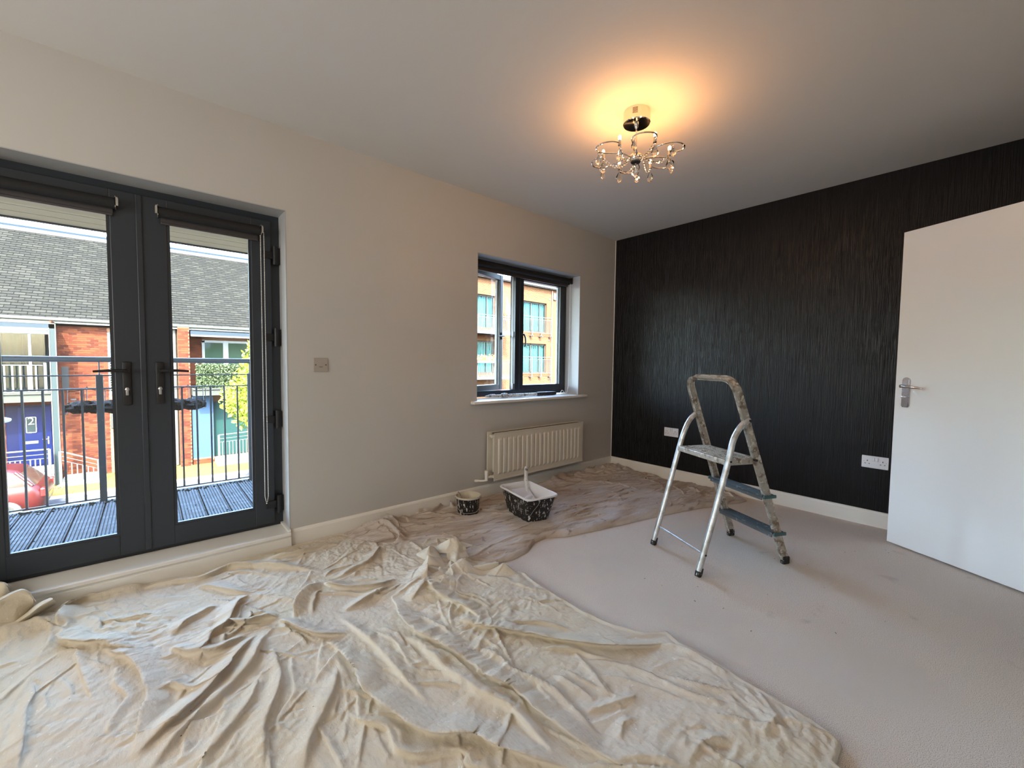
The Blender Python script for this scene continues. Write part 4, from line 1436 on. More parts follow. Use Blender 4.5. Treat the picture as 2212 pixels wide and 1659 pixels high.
def loft(b, rings, cap0=True, cap1=False):
    n = len(rings[0])
    vs = [p for q in rings for p in q]
    fs = []
    for i in range(len(rings) - 1):
        for k in range(n):
            fs.append((i * n + k, i * n + (k + 1) % n, (i + 1) * n + (k + 1) % n, (i + 1) * n + k))
    if cap0: fs.append(tuple(range(n))[::-1])
    if cap1: fs.append(tuple((len(rings) - 1) * n + k for k in range(n)))
    b.add(vs, fs)


t = thing('paint_scuttle', 'black rectangular paint scuttle crusted with white paint on the brown dust sheet', 'paint scuttle', tuple(sco))
HS = .185
b = MB(XS_)
loft(b, [rrect(.090, .148, .03, 0), rrect(.094, .152, .032, .012), rrect(.122, .192, .035, HS - .02), rrect(.124, .194, .036, HS - .005)])
b.build('bucket', m_scut, t, True)
b = MB(XS_)
loft(b, [rrect(.124, .194, .036, HS - .010), rrect(.134, .206, .040, HS - .008), rrect(.136, .208, .040, HS), rrect(.133, .205, .040, HS + .005), rrect(.124, .195, .036, HS + .003), rrect(.118, .188, .036, HS - .012)], False)
b.build('rim', m_rimw, t, True)
b = MB(XS_)
loft(b, [rrect(.1225, .1925, .034, HS - .004), rrect(.107, .173, .032, .12), rrect(.095, .153, .030, .055), rrect(.084, .138, .028, .035)][::-1], True)
lin = b.build('liner', m_rimw, t, True)
b = MB(XS_)
g = []
vs, fs = [], []
for j in range(13):
    for i in range(9):
        x = -.104 + .208 * i / 8; y = -.17 + .34 * j / 12
        z = .075 + .085 * max(0, (-y - .02) / .17) * (0.75 + .25 * math.cos(i)) * .0 + .09 * max(0, (j - 3) / 9) ** 1.6 * .9
        z = min(z, HS - .03)
        kz = .88 + (z - .055) * 1.6
        vs.append((x * .93 * min(kz, 1.0), -y * .92 * min(kz, 1.0), z))
for j in range(12):
    for i in range(8):
        a = j * 9 + i
        fs.append((a, a + 1, a + 10, a + 9))
b.add(vs, fs)
b.build('paint', m_wpaint, t, True)
b = MB(XS_)
yv = .2
b.tube([(-.127, yv * .2, HS - .03), (-.127, .10, HS - .05), (-.125, .17, HS - .085), (-.10, .203, HS - .10), (0, .215, HS - .115), (.06, .212, HS - .12)][0:0] or [(-.02, .193, HS - .02), (-.05, .205, HS - .045), (-.09, .21, HS - .075), (-.118, .215, HS - .10), (-.128, .22, HS - .105)], .002, 6)
b.build('wire_handle', m_steel, t, True)
# roller handle leaning out of the scuttle
XR = XS_
t = thing('paint_roller', 'white painted handle leaning out of the black scuttle', 'paint roller', tuple(XS_ @ Vector((.07, -.13, .12))))
b = MB(XR)
b.tube([(.060, -.10, .10), (.082, -.150, HS + .008), (.088, -.160, HS + .028)], [.008, .010, .020], 10, flat=.5)
b.tube([(.086, -.158, HS + .022), (.094, -.172, HS + .06), (.105, -.190, HS + .105), (.110, -.198, HS + .118)], [.018, .016, .017, .010], 12, flat=.62)
b.build('handle', mat('paint caked handle', (.66, .66, .64), .5, noise=(40, (.20, .22, .24), .60, .66, U)), t, True)
b = MB(XR)
b.tube([(.03, -.04, .095), (.060, -.10, .105)], .006, 8)
b.tube([(-.04, .01, .10), (.07, -.07, .10)], .022, 12)
b.build('roller_sleeve', m_wpaint, t, True)

# ================================================================== PAINT KETTLE
kc = Vector((-2.100, -.228, .014))
t = thing('paint_kettle', 'small round black paint kettle of cream paint standing on the brown dust sheet', 'paint kettle', tuple(kc))
b = MB()
b.lathe([(.074, 0), (.078, .006), (.088, .118), (.090, .128)], kc, 36, True, False)
b.build('pot', m_scut, t, True)
b = MB()
b.lathe([(.088, .120), (.095, .121), (.097, .128), (.094, .134), (.088, .132), (.085, .118)], kc, 36, False, False)
b.build('rim', mat('cream caked rim', (.56, .52, .44), .5), t, True)
b = MB()
b.lathe([(.0865, .130), (.082, .08), (.079, .075), (.01, .073)], kc, 36, False, True)
b.build('paint', mat('cream paint', (.58, .53, .40), .35), t, True)
cdk = (Vector(CAMP) - kc); cdk.z = 0; cdk.normalize(); rk = Vector((-cdk.y, cdk.x, 0))
b = MB()
P = lambda s_, d_, z: kc + rk * s_ + cdk * d_ + Vector((0, 0, z))
b.tube(smooth_path([P(-.094, .0, .112), P(-.098, .03, .085), P(-.06, .085, .045), P(-.03, .100, .030), P(.03, .100, .030), P(.07, .080, .042), P(.098, .03, .085), P(.094, 0, .112)]), .0018, 6)
b.tube([P(-.094, -.006, .112), P(-.094, .006, .112)], .006, 8)
b.tube([P(.094, -.006, .112), P(.094, .006, .112)], .006, 8)
b.build('wire_handle', m_steel, t, True)
t = thing('paintbrush', 'paintbrush with a muddy handle standing in the small round kettle', 'paintbrush', tuple(kc + Vector((0, 0, .08))))
b = MB()
A0 = P(.02, .035, .078) ; A1 = P(.075, .035, .165) if False else P(-.075, .02, .165)
A0 = P(-.03, .045, .080)
m_br = mat('muddy wooden handle', (.30, .26, .21), .6, noise=(60, (.55, .52, .45), .6, .66, U))
b.tube([A0.lerp(A1, .25), A0.lerp(A1, .5), A0.lerp(A1, .75), A1], [.012, .008, .011, .006], 10, flat=.6)
b.build('handle', m_br, t, True)
b = MB()
b.tube([A0, A0.lerp(A1, .28)], [.016, .014], 10, flat=.5)
b.build('ferrule', m_steel, t, True)

# ================================================================== BALCONY
m_deck = mat('grey grooved decking', (0.0419, 0.0467, 0.0532), .6, spec=.06, noise=(6, (0.1000, 0.1100, 0.1250), .5, .7, (1, 3, 1)))
m_rail = mat('grey green painted steel', (0.0225, 0.0290, 0.0340), .45, noise=(60, (0.1500, 0.1600, 0.1700), .72, .76, U))
BY = 1.85
t = thing('balcony', 'grooved grey decking of our own balcony outside the french doors', 'balcony', (-4.1, .3, -.02))
t['kind'] = 'structure'
prof = [(0, -.022)]
wd = .138
ng = 7
for k in range(ng):
    a = .004 + k * (wd - .008) / ng
    e_ = (wd - .008) / ng
    prof += [(a, 0), (a + e_ * .62, 0), (a + e_ * .66, -.006), (a + e_ * .96, -.006)]
prof += [(wd - .004, 0), (wd, -.002), (wd, -.022)]
pb = MB()
n = len(prof)
pb.add([(x, .31, z) for x, z in prof] + [(x, BY + .02, z) for x, z in prof], [tuple(range(n))[::-1], tuple(range(n, 2 * n))] + [(k, (k + 1) % n, n + (k + 1) % n, n + k) for k in range(n)])
dme = pb.mesh('deck_board')
dme.materials.append(m_deck)
x = -5.45
while x < -2.98:
    o = link('deck_board', dme, None, t, Vector((x, 0, 0)) - Vector(t.location) + Vector((0, 0, 0)))
    x += .145
b = MB()
b.box(-5.5, -2.98, .3, BY + .04, -.20, -.045)
b.box(-5.5, -2.98, BY + .02, BY + .06, -.20, -.004)
b.build('joists', m_rail, t)
b = MB()
rr = random.Random(9)
for i in range(90):
    x, y = rr.uniform(-4.8, -3.05), rr.uniform(.5, 1.8)
    s_ = rr.uniform(.003, .007)
    b.ball((x, y, .002), s_, 5, 3, sz=.6)
for i in range(220):
    x, y = rr.uniform(-4.9, -3.05), rr.gauss(1.80, .025)
    b.ball((x, y, .002), rr.uniform(.004, .012), 5, 3, sz=.7)
b.build('debris', mat('dark moss', (0.0100, 0.0110, 0.0090), .9, spec=.06), t)['kind'] = 'stuff'
# soffit boards above the balcony
m_soff = mat('cream fibre cement soffit board', (0.3700, 0.3000, 0.1800), .8, spec=.06, noise=(30, (0.3000, 0.2300, 0.1300), .55, .75, (.3, 3, 1)))
t = thing('soffit', 'cream boarded soffit over the balcony', 'soffit', (-4, 1.2, 2.2))
t['kind'] = 'structure'
sm = MB().box(-7.0, -1.0, 0.006, .182, 2.2, 2.215)
sme = sm.mesh('soffit_board'); sme.materials.append(m_soff)
y = .32
while y < 2.1:
    link('soffit_board', sme, None, t, Vector((0, y, 0)) - Vector(t.location))
    y += .1875
b = MB()
b.box(-7, -1, .3, 2.2, 2.216, 2.3)
b.box(-7, -1, 2.19, 2.23, 2.19, 2.34)
b.build('backing', m_dark, t)

t = thing('balustrade', 'dark grey steel balcony balustrade with a tubular handrail', 'balustrade', (-4.1, BY, 0))
b = MB()
b.tube([(-5.5, BY, 1.122), (-2.98, BY, 1.122)], .022, 14)
b.build('handrail', mat('grey handrail paint', (0.0800, 0.0900, 0.1000), .35), t, True)
for xp in (-5.17, -4.161, -3.151):
    b = MB()
    b.box(xp - .021, xp + .021, BY - .012, BY + .012, -.0, 1.005, .003)
    b.build('post', m_rail, t)
    b = MB()
    b.tube([(xp, BY, 1.0), (xp, BY, 1.11)], .005, 8)
    b.build('stub', m_rail, t)
for z in (.996, .892, .022):
    b = MB()
    b.box(-5.5, -3.151, BY - .005, BY + .005, z - .005, z + .005)
    b.build('rail', m_rail, t)
bm_ = MB().box(-.0065, .0065, -.006, .006, .022, .892)
bme = bm_.mesh('bar'); bme.materials.append(m_rail)
for x0_ in (-5.17, -4.161):
    for k in range(1, 10):
        link('bar', bme, None, t, Vector((x0_ + k * .101 + (.0), BY, 0)) - Vector(t.location))
b = MB()
b.box(-5.45, -2.98, BY + .02, BY + .05, -.19, -.005)
b.build('fascia', m_rail, t)
# planter trough basket
m_coir = mat('dark matted coir', (0.0225, 0.0190, 0.0170), .98, spec=.06, noise=(60, (0.0600, 0.0500, 0.0450), .55, .7, U), bump=(120, 1, .01, U))
t = thing('planter_basket', 'empty wire trough planter with a sagging coir liner hooked on the balustrade', 'planter', (-3.93, BY + .11, .8))
b = MB()
X0, X1 = -4.36, -3.49
for y_, z_, wob in ((BY + .02, .895, 0), (BY + .24, .885, 0), (BY + .20, .77, 0)):
    b.tube([(X0, y_, z_), (X1, y_, z_)], .004, 6)
for i in range(9):
    x = X0 + (X1 - X0) * i / 8
    b.tube(smooth_path([(x, BY + .015, .895), (x, BY + .03, .76), (x, BY + .09, .70), (x, BY + .18, .71), (x, BY + .24, .885)], 3), .0028, 5)
for i in range(4):
    x = X0 + (X1 - X0) * i / 4
    L_ = (X1 - X0) / 4
    b.tube(smooth_path([(x, BY + .24, .862), (x + L_ * .25, BY + .24, .866), (x + L_ * .45, BY + .24, .885), (x + L_ * .5, BY + .24, .898), (x + L_ * .55, BY + .24, .885), (x + L_ * .75, BY + .24, .866), (x + L_, BY + .24, .862)], 3), .0028, 5)
b.build('wire_frame', m_black, t)
vs, fs = [], []
N_, K_ = 60, 14
rr = random.Random(2)
ph = [rr.uniform(0, 6) for _ in range(6)]
for i in range(N_ + 1):
    x = X0 - .01 + (X1 - X0 + .02) * i / N_
    e_ = min(1, .45 + 2.6 * math.sin(PI * min(max((i) / N_, .02), .98)))
    for k in range(K_):
        a = 2 * PI * k / K_
        w_ = 1 + .16 * math.sin(i * .9 + k * 1.7 + ph[0]) + .12 * math.sin(i * .37 + k * 2.9 + ph[1]) + rr.uniform(-.10, .10)
        vs.append((x, BY + .13 + .095 * e_ * w_ * math.cos(a), .735 + .008 * math.sin(i * .2) + .046 * e_ * w_ * math.sin(a)))
for i in range(N_):
    for k in range(K_):
        fs.append((i * K_ + k, i * K_ + (k + 1) % K_, (i + 1) * K_ + (k + 1) % K_, (i + 1) * K_ + k))
fs += [tuple(range(K_)), tuple(N_ * K_ + k for k in range(K_))[::-1]]
b = MB().add(vs, fs)
for i in range(520):
    x = rr.uniform(X0, X1); a = rr.uniform(0, 2 * PI)
    c_ = Vector((x, BY + .13 + .1 * math.cos(a), .735 + .05 * math.sin(a)))
    d_ = Vector((rr.uniform(-.02, .02), rr.uniform(-.01, .01) + .015 * math.cos(a), rr.uniform(-.022, .012)))
    b.add([c_, c_ + Vector((.0016, 0, .0016)), c_ + d_], [(0, 1, 2)])
b.build('coir_liner', m_coir, t)
# bistro table
t = thing('bistro_table', 'round pale metal bistro table at the left end of the balcony', 'table', (-4.86, 1.44, 0))
b = MB()
b.lathe([(.30, .712), (.305, .716), (.305, .726), (.295, .730)], (-4.86, 1.44, 0), 40)
b.build('table_top', mat('pale blue white enamel', (0.3100, 0.3300, 0.3700), .3, spec=.06), t, True)
b = MB()
b.tube([(-4.86, 1.44, .02), (-4.86, 1.44, .715)], .015, 10)
b.build('pedestal', m_rail, t)
b = MB()
b.lathe([(.19, 0), (.19, .012), (.03, .03)], (-4.86, 1.44, 0), 24)
b.build('base', m_rail, t, True)

# ================================================================== STREET
G = -3.35
m_road = mat('blue grey block road', (.022, .024, .030), .9, spec=.06, noise=(5, (0.0800, 0.0800, 0.0850), .5, .7, U))
m_pave = mat('pale buff paving', (.062, .046, .015), .9, spec=.0, noise=[(2.5, (0.052, 0.039, 0.0135), .5, .7, U), (40, (0.040, 0.030, 0.012), .6, .75, U)])
b = MB()
b.box(-30, 45, .3, 60, G - .3, G)
tag(b.build('road', m_road), None, None, None, 'structure')
t = thing('pavement', 'buff paved footway in front of the houses opposite', 'pavement', (-3, 16.7, G))
t['kind'] = 'structure'
b = MB()
b.box(-14, 8.6, 16.62, 19.45, G, G + .055)
b.build('bed', mat('dark joint sand', (0.0850, 0.0700, 0.0500), .9, spec=.06), t)
pm = MB().box(.004, .596, .004, .446, 0, .02, .004).mesh('paving_slab'); pm.materials.append(m_pave)
cnt = 0
for j in range(6):
    for i in range(22):
        x = -9.4 + i * .6 + (.3 if j % 2 else 0)
        link('paving_slab', pm, None, t, Vector((x, 16.75 + j * .45, G + .05)) - Vector(t.location))
km = MB().box(.004, .896, 0, .13, -.05, .075, .01).mesh('kerb_stone'); km.materials.append(mat('pale kerb', (0.1600, 0.1500, 0.1250), .9, spec=.06))
for i in range(15):
    link('kerb_stone', km, None, t, Vector((-9.4 + i * .9, 16.6, G)) - Vector(t.location))

# ================================================================== HOUSE OPPOSITE
HY = 19.4
hs = thing('terraced_house', 'red brick house opposite with grey slate roof and blue front door', 'house', (-3, HY, G))
m_brick = [mat('red brick a', (0.0302, 0.0076, 0.0036), .9, spec=.06, noise=(9, (0.0300, 0.0075, 0.0045), .4, .7, U)), mat('red brick b', (0.0403, 0.0119, 0.0054), .9, spec=.06), mat('red brick c', (0.0202, 0.0050, 0.0032), .9, spec=.06)]
m_mort = mat('pale mortar', (0.0612, 0.0360, 0.0230), .95, spec=.06)
m_bblue = mat('steel blue paint', (0.0069, 0.0112, 0.0159), .5, spec=.06)
m_bwhite = mat('white painted steel', (0.0330, 0.0352, 0.0340), .5, spec=.06)
m_gut = mat('pale grey gutter', (0.0160, 0.0172, 0.0172), .5, spec=.06)
m_bfr = mat('grey window frame', (0.0600, 0.0750, 0.0800), .5)


def wallseg(x0, x1, z0, z1, y0=HY, th=.3, m=m_mort, name='wall'):
    b = MB()
    b.box(x0, x1, y0, y0 + th, z0, z1)
    return b.build(name, m, hs)


W1 = wallseg(-6.33, -4.98, G, 2.44)
wallseg(-4.98, -4.42, G, -.22)
wallseg(-4.98, -4.42, 2.14, 2.44)
W2 = wallseg(-4.42, -2.5, G, 2.44)
W3 = wallseg(-14, -6.33, G, -.10)
W4 = wallseg(-2.5, 8, G, -.10)
W5 = wallseg(-14, 8, -.10, 2.44, 20.45)
W6 = wallseg(-2.90, -2.53, G, 2.44, 18.95, .46)


def bricks(parent, x0, x1, z0, z1, yf_, nmax, face=-1):
    """courses of stretcher bricks proud of the mortar; nearest ones single, the rest joined"""
    cells = []
    row = 0
    z = z0
    while z < z1 - .04:
        x = x0 + (.0 if row % 2 == 0 else -.1125)
        while x < x1 - .02:
            a, c = max(x, x0), min(x + .215, x1)
            if c - a > .05: cells.append((a, c, z))
            x += .225
        z += .075
        row += 1
    # the ones that show largest first: closest to eye height
    cells.sort(key=lambda q: abs(q[2] - .9) + abs((q[0] + q[1]) / 2 - (x0 + x1) / 2) * .2)
    rr = random.Random(5)
    meshes = []
    for mm in m_brick:
        q = MB().box(0, .215, -.012, 0.0, .004, .069, 0).mesh('brick')
        q.materials.append(mm)
        meshes.append(q)
    off = ORG[parent.name]
    for (a, c, z) in cells[:nmax]:
        o = link('brick', meshes[rr.choice((0, 0, 0, 1, 1, 2))], None, parent, Vector((a, yf_ - rr.uniform(0, .004), z)) - off)
        if c - a < .21: o.scale.x = (c - a) / .215
    rest = cells[nmax:]
    if rest:
        for k in range(3):
            b = MB()
            for i, (a, c, z) in enumerate(rest):
                if (i * 7 + i // 3) % 3 == k:
                    b.box(a, c, yf_ - .012, yf_ + .002, z + .004, z + .069)
            b.build('brick_courses', m_brick[k], parent)['kind'] = 'stuff'


bricks(W1, -6.33, -4.98, G, 2.42, HY, 180)
bricks(W2, -4.42, -2.92, G, 2.42, HY, 40)
bricks(W6, -2.90, -2.53, G, 2.40, 18.95, 100)
bricks(W3, -8.6, -6.33, G, -.12, HY, 60)
bricks(W5, -2.53, -2.0, -.10, 2.40, 20.45, 50)

# roof of slates
RY, RZ, SL = 19.12, 2.50, math.atan(.82)
rw = MB()
ux, uz = math.cos(SL), math.sin(SL)
LEN = 6.35
rw.add([(-15, RY, RZ), (8.2, RY, RZ), (8.2, RY + LEN * ux, RZ + LEN * uz), (-15, RY + LEN * ux, RZ + LEN * uz),
        (-15, RY + .2, RZ - .2), (8.2, RY + .2, RZ - .2), (8.2, RY + LEN * ux + .1, RZ + LEN * uz - .3), (-15, RY + LEN * ux + .1, RZ + LEN * uz - .3)],
       [(0, 1, 2, 3), (4, 7, 6, 5), (0, 4, 5, 1), (3, 2, 6, 7), (0, 3, 7, 4), (1, 5, 6, 2)])
m_slates = [mat('grey slate a', (.0080, .0086, .0082), .8, spec=.0, noise=(14, (0.0058, 0.0062, 0.0061), .45, .65, U)), mat('grey slate b', (.0096, .0101, .0096), .8, spec=.0), mat('grey slate c', (.0068, .0074, .0074), .8, spec=.0)]
roof = rw.build('roof', mat('roof underlay', (0.0020, 0.0020, 0.0020), .9, spec=.06), hs)
SW, SE = .285, .168
sl_mesh = []
for mm in m_slates:
    q = MB()
    # slate: thin wedge, raised at its lower edge
    q.add([(0.010, .012, .022), (SW - .010, .012, .022), (SW - .010, SE, .006), (.010, SE, .006), (.010, .012, .002), (SW - .010, .012, .002)],
          [(0, 1, 2, 3), (0, 4, 5, 1)])
    me = q.mesh('slate'); me.materials.append(mm); sl_mesh.append(me)
RX = Matrix(((1, 0, 0, 0), (0, ux, -uz, RY), (0, uz, ux, RZ), (0, 0, 0, 1)))
cells = []
nr_ = int((LEN - .30) / SE)
for j in range(nr_):
    x = -10.5 + (SW / 2 if j % 2 else 0)
    while x < 4.5:
        cells.append((x, j)); x += SW
cells.sort(key=lambda q: (0 if (-7.8 < q[0] < -4.8 or -3.3 < q[0] < -.3) else 9) + q[1] * .05)
rr = random.Random(11)
off = ORG[hs.name]
for (x, j) in cells[:300]:
    o = link('slate', sl_mesh[rr.choice((0, 0, 1, 2))], None, roof)
    o.matrix_local = Matrix.Translation(-off) @ RX @ Matrix.Translation((x, j * SE, rr.uniform(0, .003)))
lot = [rr.choice((0, 0, 1, 2)) for _ in cells]
for k in range(3):
    b = MB(RX)
    for i, (x, j) in enumerate(cells[300:]):
        if lot[i] == k:
            b.add([(x + .010, j * SE + .012, .022), (x + SW - .010, j * SE + .012, .022), (x + SW - .010, j * SE + SE, .006), (x + .010, j * SE + SE, .006), (x + .010, j * SE + .012, .002), (x + SW - .010, j * SE + .012, .002)], [(0, 1, 2, 3), (0, 4, 5, 1)])
    b.build('slate_courses', m_slates[k], roof)['kind'] = 'stuff'
b = MB(RX)
b.box(-15, 8.2, LEN - .36, LEN - .05, .01, .05)
b.build('ridge_flashing', mat('pale lead flashing', (0.0293, 0.0293, 0.0309), .5, spec=.06), hs)
b = MB(RX)
b.box(-15, 8.2, LEN - .06, LEN + .06, .02, .14)
b.build('ridge_cap', mat('dark blue ridge', (0.0250, 0.0400, 0.0600), .6, spec=.06), hs)
b = MB()
b.box(-14, 8, RY - .12, RY + .02, 2.44, 2.55, .02)
b.build('gutter', m_gut, hs)
b = MB()
b.box(-14, 8, RY, RY + .3, 2.36, 2.44)
b.build('fascia_board', m_bfr, hs)
b = MB()
b.tube([(-2.99, HY - .10, 2.44), (-2.99, HY - .10, G + .1)], .055, 10)
b.build('downpipe', m_bwhite, hs, True)
b = MB()
b.box(-3.26, -3.06, HY - .02, HY, G + .2, -.2)
b.build('render_panel', mat('dusty pink render', (0.0319, 0.0213, 0.0222), .9, spec=.06), hs)

# left bay: steel blue frame, balcony, window with curtains
FY = 18.35
fo = hs
b = MB()
b.box(-6.35, -6.19, FY, FY + .16, G, 2.29)
b.build('steel_post', mat('grey blue steel', (0.0085, 0.0134, 0.0149), .5, spec=.06), fo)
b = MB()
b.box(-10.5, -6.19, FY, FY + .16, 2.13, 2.29)
b.build('steel_beam', m_bblue, fo)
b = MB()
b.box(-6.21, -6.185, FY - .01, FY, G, 2.30)
b.box(-6.36, -6.335, FY - .01, FY, G, 2.15)
b.box(-10.5, -6.19, FY - .01, FY, 2.28, 2.305)
b.box(-10.5, -6.35, FY - .01, FY, 2.06, 2.13)
b.build('edge_strip', m_bwhite, fo)
b = MB()
b.box(-10.5, -6.36, FY + .02, 20.45, -.36, -.08)
b.box(-10.5, -6.36, FY - .03, FY + .02, -.10, -.05)
b.box(-10.5, -6.36, FY - .03, FY + .02, -.36, -.31)
b.build('balcony_slab', mat('pale green grey fascia', (0.0176, 0.0202, 0.0176), .7, spec=.06), fo)
bal = thing('balcony_railing', 'white slatted railing of the upper balcony opposite, left of the brick wall', 'railing', (-8, FY, -.05))
b = MB()
b.box(-10.4, -6.52, FY - .02, FY + .02, .865, .895)
b.box(-10.4, -6.36, FY - .02, FY + .02, -.03, .0)
b.box(-6.50, -6.43, FY - .03, FY + .03, -.05, .96)
b.build('frame', m_bwhite, bal)
bme = MB().box(0, .045, -.012, .012, 0, .87).mesh('bar'); bme.materials.append(m_bwhite)
for k in range(22):
    link('bar', bme, None, bal, Vector((-6.70 - k * .172, FY, 0)) - Vector(bal.location))
wb = MB()
WY = 19.75
wb.box(-10.5, -6.40, WY, WY + .08, 1.98, 2.12)
wb.box(-7.02, -6.95, WY, WY + .08, -.05, 2.0)
wb.box(-6.46, -6.38, WY, WY + .08, -.05, 2.0)
wb.box(-9.0, -8.93, WY, WY + .08, -.05, 2.0)
win = wb.build('patio_window', m_bfr, hs)
b = MB()
b.box(-10.5, -6.4, WY + .03, WY + .035, -.05, 2.0)
b.build('pane', m_winglass, win)


def curtain(b, x0, x1, z0, z1, y, amp=.03, n=10):
    N = n * 6
    vs = []
    for i in range(N + 1):
        x = x0 + (x1 - x0) * i / N
        yy_ = y + amp * math.sin(2 * PI * i / 6)
        vs += [(x, yy_, z0), (x, yy_, z1)]
    b.add(vs, [(2 * i, 2 * i + 2, 2 * i + 3, 2 * i + 1) for i in range(N)])


b = MB()
curtain(b, -8.6, -7.25, -.0, 1.95, WY + .25, .03, 7)
b.build('curtain', mat('pale grey curtain', (0.0223, 0.0223, 0.0202), .9, spec=.06), win, True)
b = MB()
curtain(b, -7.22, -7.0, -.0, 1.95, WY + .2, .02, 3)
curtain(b, -6.7, -6.5, 0, 1.95, WY + .25, .02, 3)
b.build('curtain', mat('slate blue curtain', (0.0106, 0.0152, 0.0213), .9, spec=.06), win, True)
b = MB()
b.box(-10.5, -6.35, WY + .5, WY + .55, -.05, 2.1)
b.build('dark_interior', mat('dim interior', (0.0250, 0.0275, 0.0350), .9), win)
b = MB()
b.box(-6.34, -6.30, FY + .16, 20.4, -.1, 2.4)
b.build('side_wall', m_brick[1], hs)

# blue front door
b = MB()
b.box(-7.56, -6.44, HY - .04, HY + .0, -2.72, -.53)
fd = b.build('door_surround', mat('deep blue paint', (0.0009, 0.0019, 0.0116), .4, spec=.06), hs)
b = MB()
b.box(-7.28, -6.50, HY - .06, HY - .04, -2.66, -.60, .006)
b.build('door_leaf', mat('royal blue paint', (0.0011, 0.0027, 0.0177), .35, spec=.06), hs)
t = hs
b = MB()
b.box(-7.09, -6.86, HY - .068, HY - .058, -1.50, -.96, .01)
gl = b.build('door_glass', mat('smoky door glass', (0.0075, 0.0125, 0.0140), .2, spec=.1), hs)
b = MB()
for (a0, a1, c0, c1) in ((-7.10, -6.85, -1.51, -1.49), (-7.10, -6.85, -.97, -.95), (-7.10, -7.08, -1.51, -.95), (-6.87, -6.85, -1.51, -.95)):
    b.box(a0, a1, HY - .074, HY - .066, c0, c1)
b.build('glass_bead', mat('grey bead', (0.1500, 0.1650, 0.1750), .5), hs)
cu = bpy.data.curves.new('door_number', 'FONT')
cu.body = '2'
cu.size = .36
cu.extrude = .004
cu.align_x = 'CENTER'
cu.materials.append(mat('frosted number', (0.0500, 0.0600, 0.0600), .4))
to = bpy.data.objects.new('door_number_text', cu)
COL.objects.link(to)
to.location = (-6.975, HY - .075, -1.22)
to.rotation_euler = (PI / 2, 0, 0)
bpy.context.view_layer.update()
me = bpy.data.meshes.new_from_object(to.evaluated_get(bpy.context.evaluated_depsgraph_get()))
no = bpy.data.objects.new('door_number', me)
COL.objects.link(no)
no.matrix_world = to.matrix_world.copy()
no.parent = hs
no.matrix_parent_inverse = Matrix.Translation(-Vector(hs.location))
bpy.data.objects.remove(to)
b = MB()
b.box(-7.15, -6.82, HY - .072, HY - .06, -1.90, -1.80, .004)
b.box(-7.11, -6.86, HY - .078, HY - .07, -1.875, -1.825, .003)
b.build('letter_plate', m_bwhite, hs)
b = MB()
b.box(-6.60, -6.56, HY - .075, HY - .06, -1.95, -1.68, .004)
b.box(-6.72, -6.56, HY - .10, HY - .075, -1.78, -1.755, .004)
b.build('door_handle', m_bwhite, hs)
b = MB()
b.box(-7.7, -6.3, HY - .5, HY - .02, -2.86, -2.72, .01)
b.box(-7.7, -6.3, HY - .9, HY - .02, G, -2.86)
b.build('door_step', mat('grey concrete step', (0.1100, 0.1100, 0.1100), .9, spec=.06), hs)
# small wall details: narrow window, louvres, vents
b = MB()
b.box(-4.98, -4.93, HY + .05, HY + .12, -.22, 2.14)
b.box(-4.47, -4.42, HY + .05, HY + .12, -.22, 2.14)
b.box(-4.93, -4.47, HY + .05, HY + .12, 2.09, 2.14)
b.box(-4.93, -4.47, HY + .05, HY + .12, .98, 1.16)
b.box(-4.93, -4.47, HY + .05, HY + .12, -.22, -.17)
nw = b.build('narrow_window', m_bfr, hs)
b = MB()
b.box(-4.93, -4.47, HY + .08, HY + .085, 1.16, 2.09)
b.build('pane', mat('blue grey glazing', (0.0700, 0.1000, 0.1400), .15), nw)
for k in range(12):
    b = MB()
    z = -.14 + k * .092
    b.add([(-4.93, HY + .03, z), (-4.47, HY + .03, z), (-4.47, HY + .10, z + .07), (-4.93, HY + .10, z + .07)], [(0, 1, 2, 3)])
    b.build('louvre_slat', m_gut, nw)
b = MB()
b.box(-6.20, -6.02, HY - .02, HY - .01, -.05, .82)
b.build('grey_panel', m_gut, hs)
b = MB()
b.box(-4.96, -4.60, HY - .04, HY - .012, -1.55, -.98, .01)
b.build('meter_box', m_gut, hs)
b = MB()
b.box(-6.0, -5.85, HY - .03, HY - .012, -.42, -.36)
b.build('air_brick', m_dark, hs)
b = MB()
b.box(-6.0, -5.85, HY - .03, HY - .012, -.86, -.81)
b.build('air_brick', m_dark, hs)

# right bay
b = MB()
b.box(-2.52, 3, FY, FY + .16, 2.12, 2.28)
b.build('steel_beam', m_bblue, fo)
b = MB()
b.box(-2.52, 3, FY - .01, FY, 2.06, 2.13)
b.build('edge_strip', m_bwhite, fo)
b = MB()
b.box(-2.0, -1.90, 20.38, 20.44, 0, 1.98); b.box(-2.0, 1.5, 20.38, 20.44, 1.90, 2.0); b.box(-1.22, -1.02, 20.38, 20.44, 0, 1.9)
w2 = b.build('patio_window', m_bfr, hs)
b = MB()
b.box(-1.9, 1.5, 20.40, 20.405, 0, 1.9)
b.build('pane', mat('dark reflective glazing', (0.0100, 0.0200, 0.0150), .05, spec=.4), w2)
b = MB()
b.box(-2.50, 3, FY + .02, 20.4, -.34, -.05)
b.box(-2.50, 3, FY - .03, FY + .02, -.34, -.28); b.box(-2.50, 3, FY - .03, FY + .02, -.10, -.04)
b.build('balcony_slab', mat('pale green grey fascia 2', (0.0176, 0.0202, 0.0192), .7, spec=.06), fo)
b = MB()
b.box(-2.49, -1.77, HY - .35, HY - .01, -3.02, -.40)
b.build('blue_panel', mat('sky blue render', (0.0116, 0.0240, 0.0461), .7, spec=.06), hs)
b = MB()
b.box(-2.49, -1.77, HY - .36, HY - .01, G, -3.02)
pl_ = b.build('plinth', m_mort, hs)
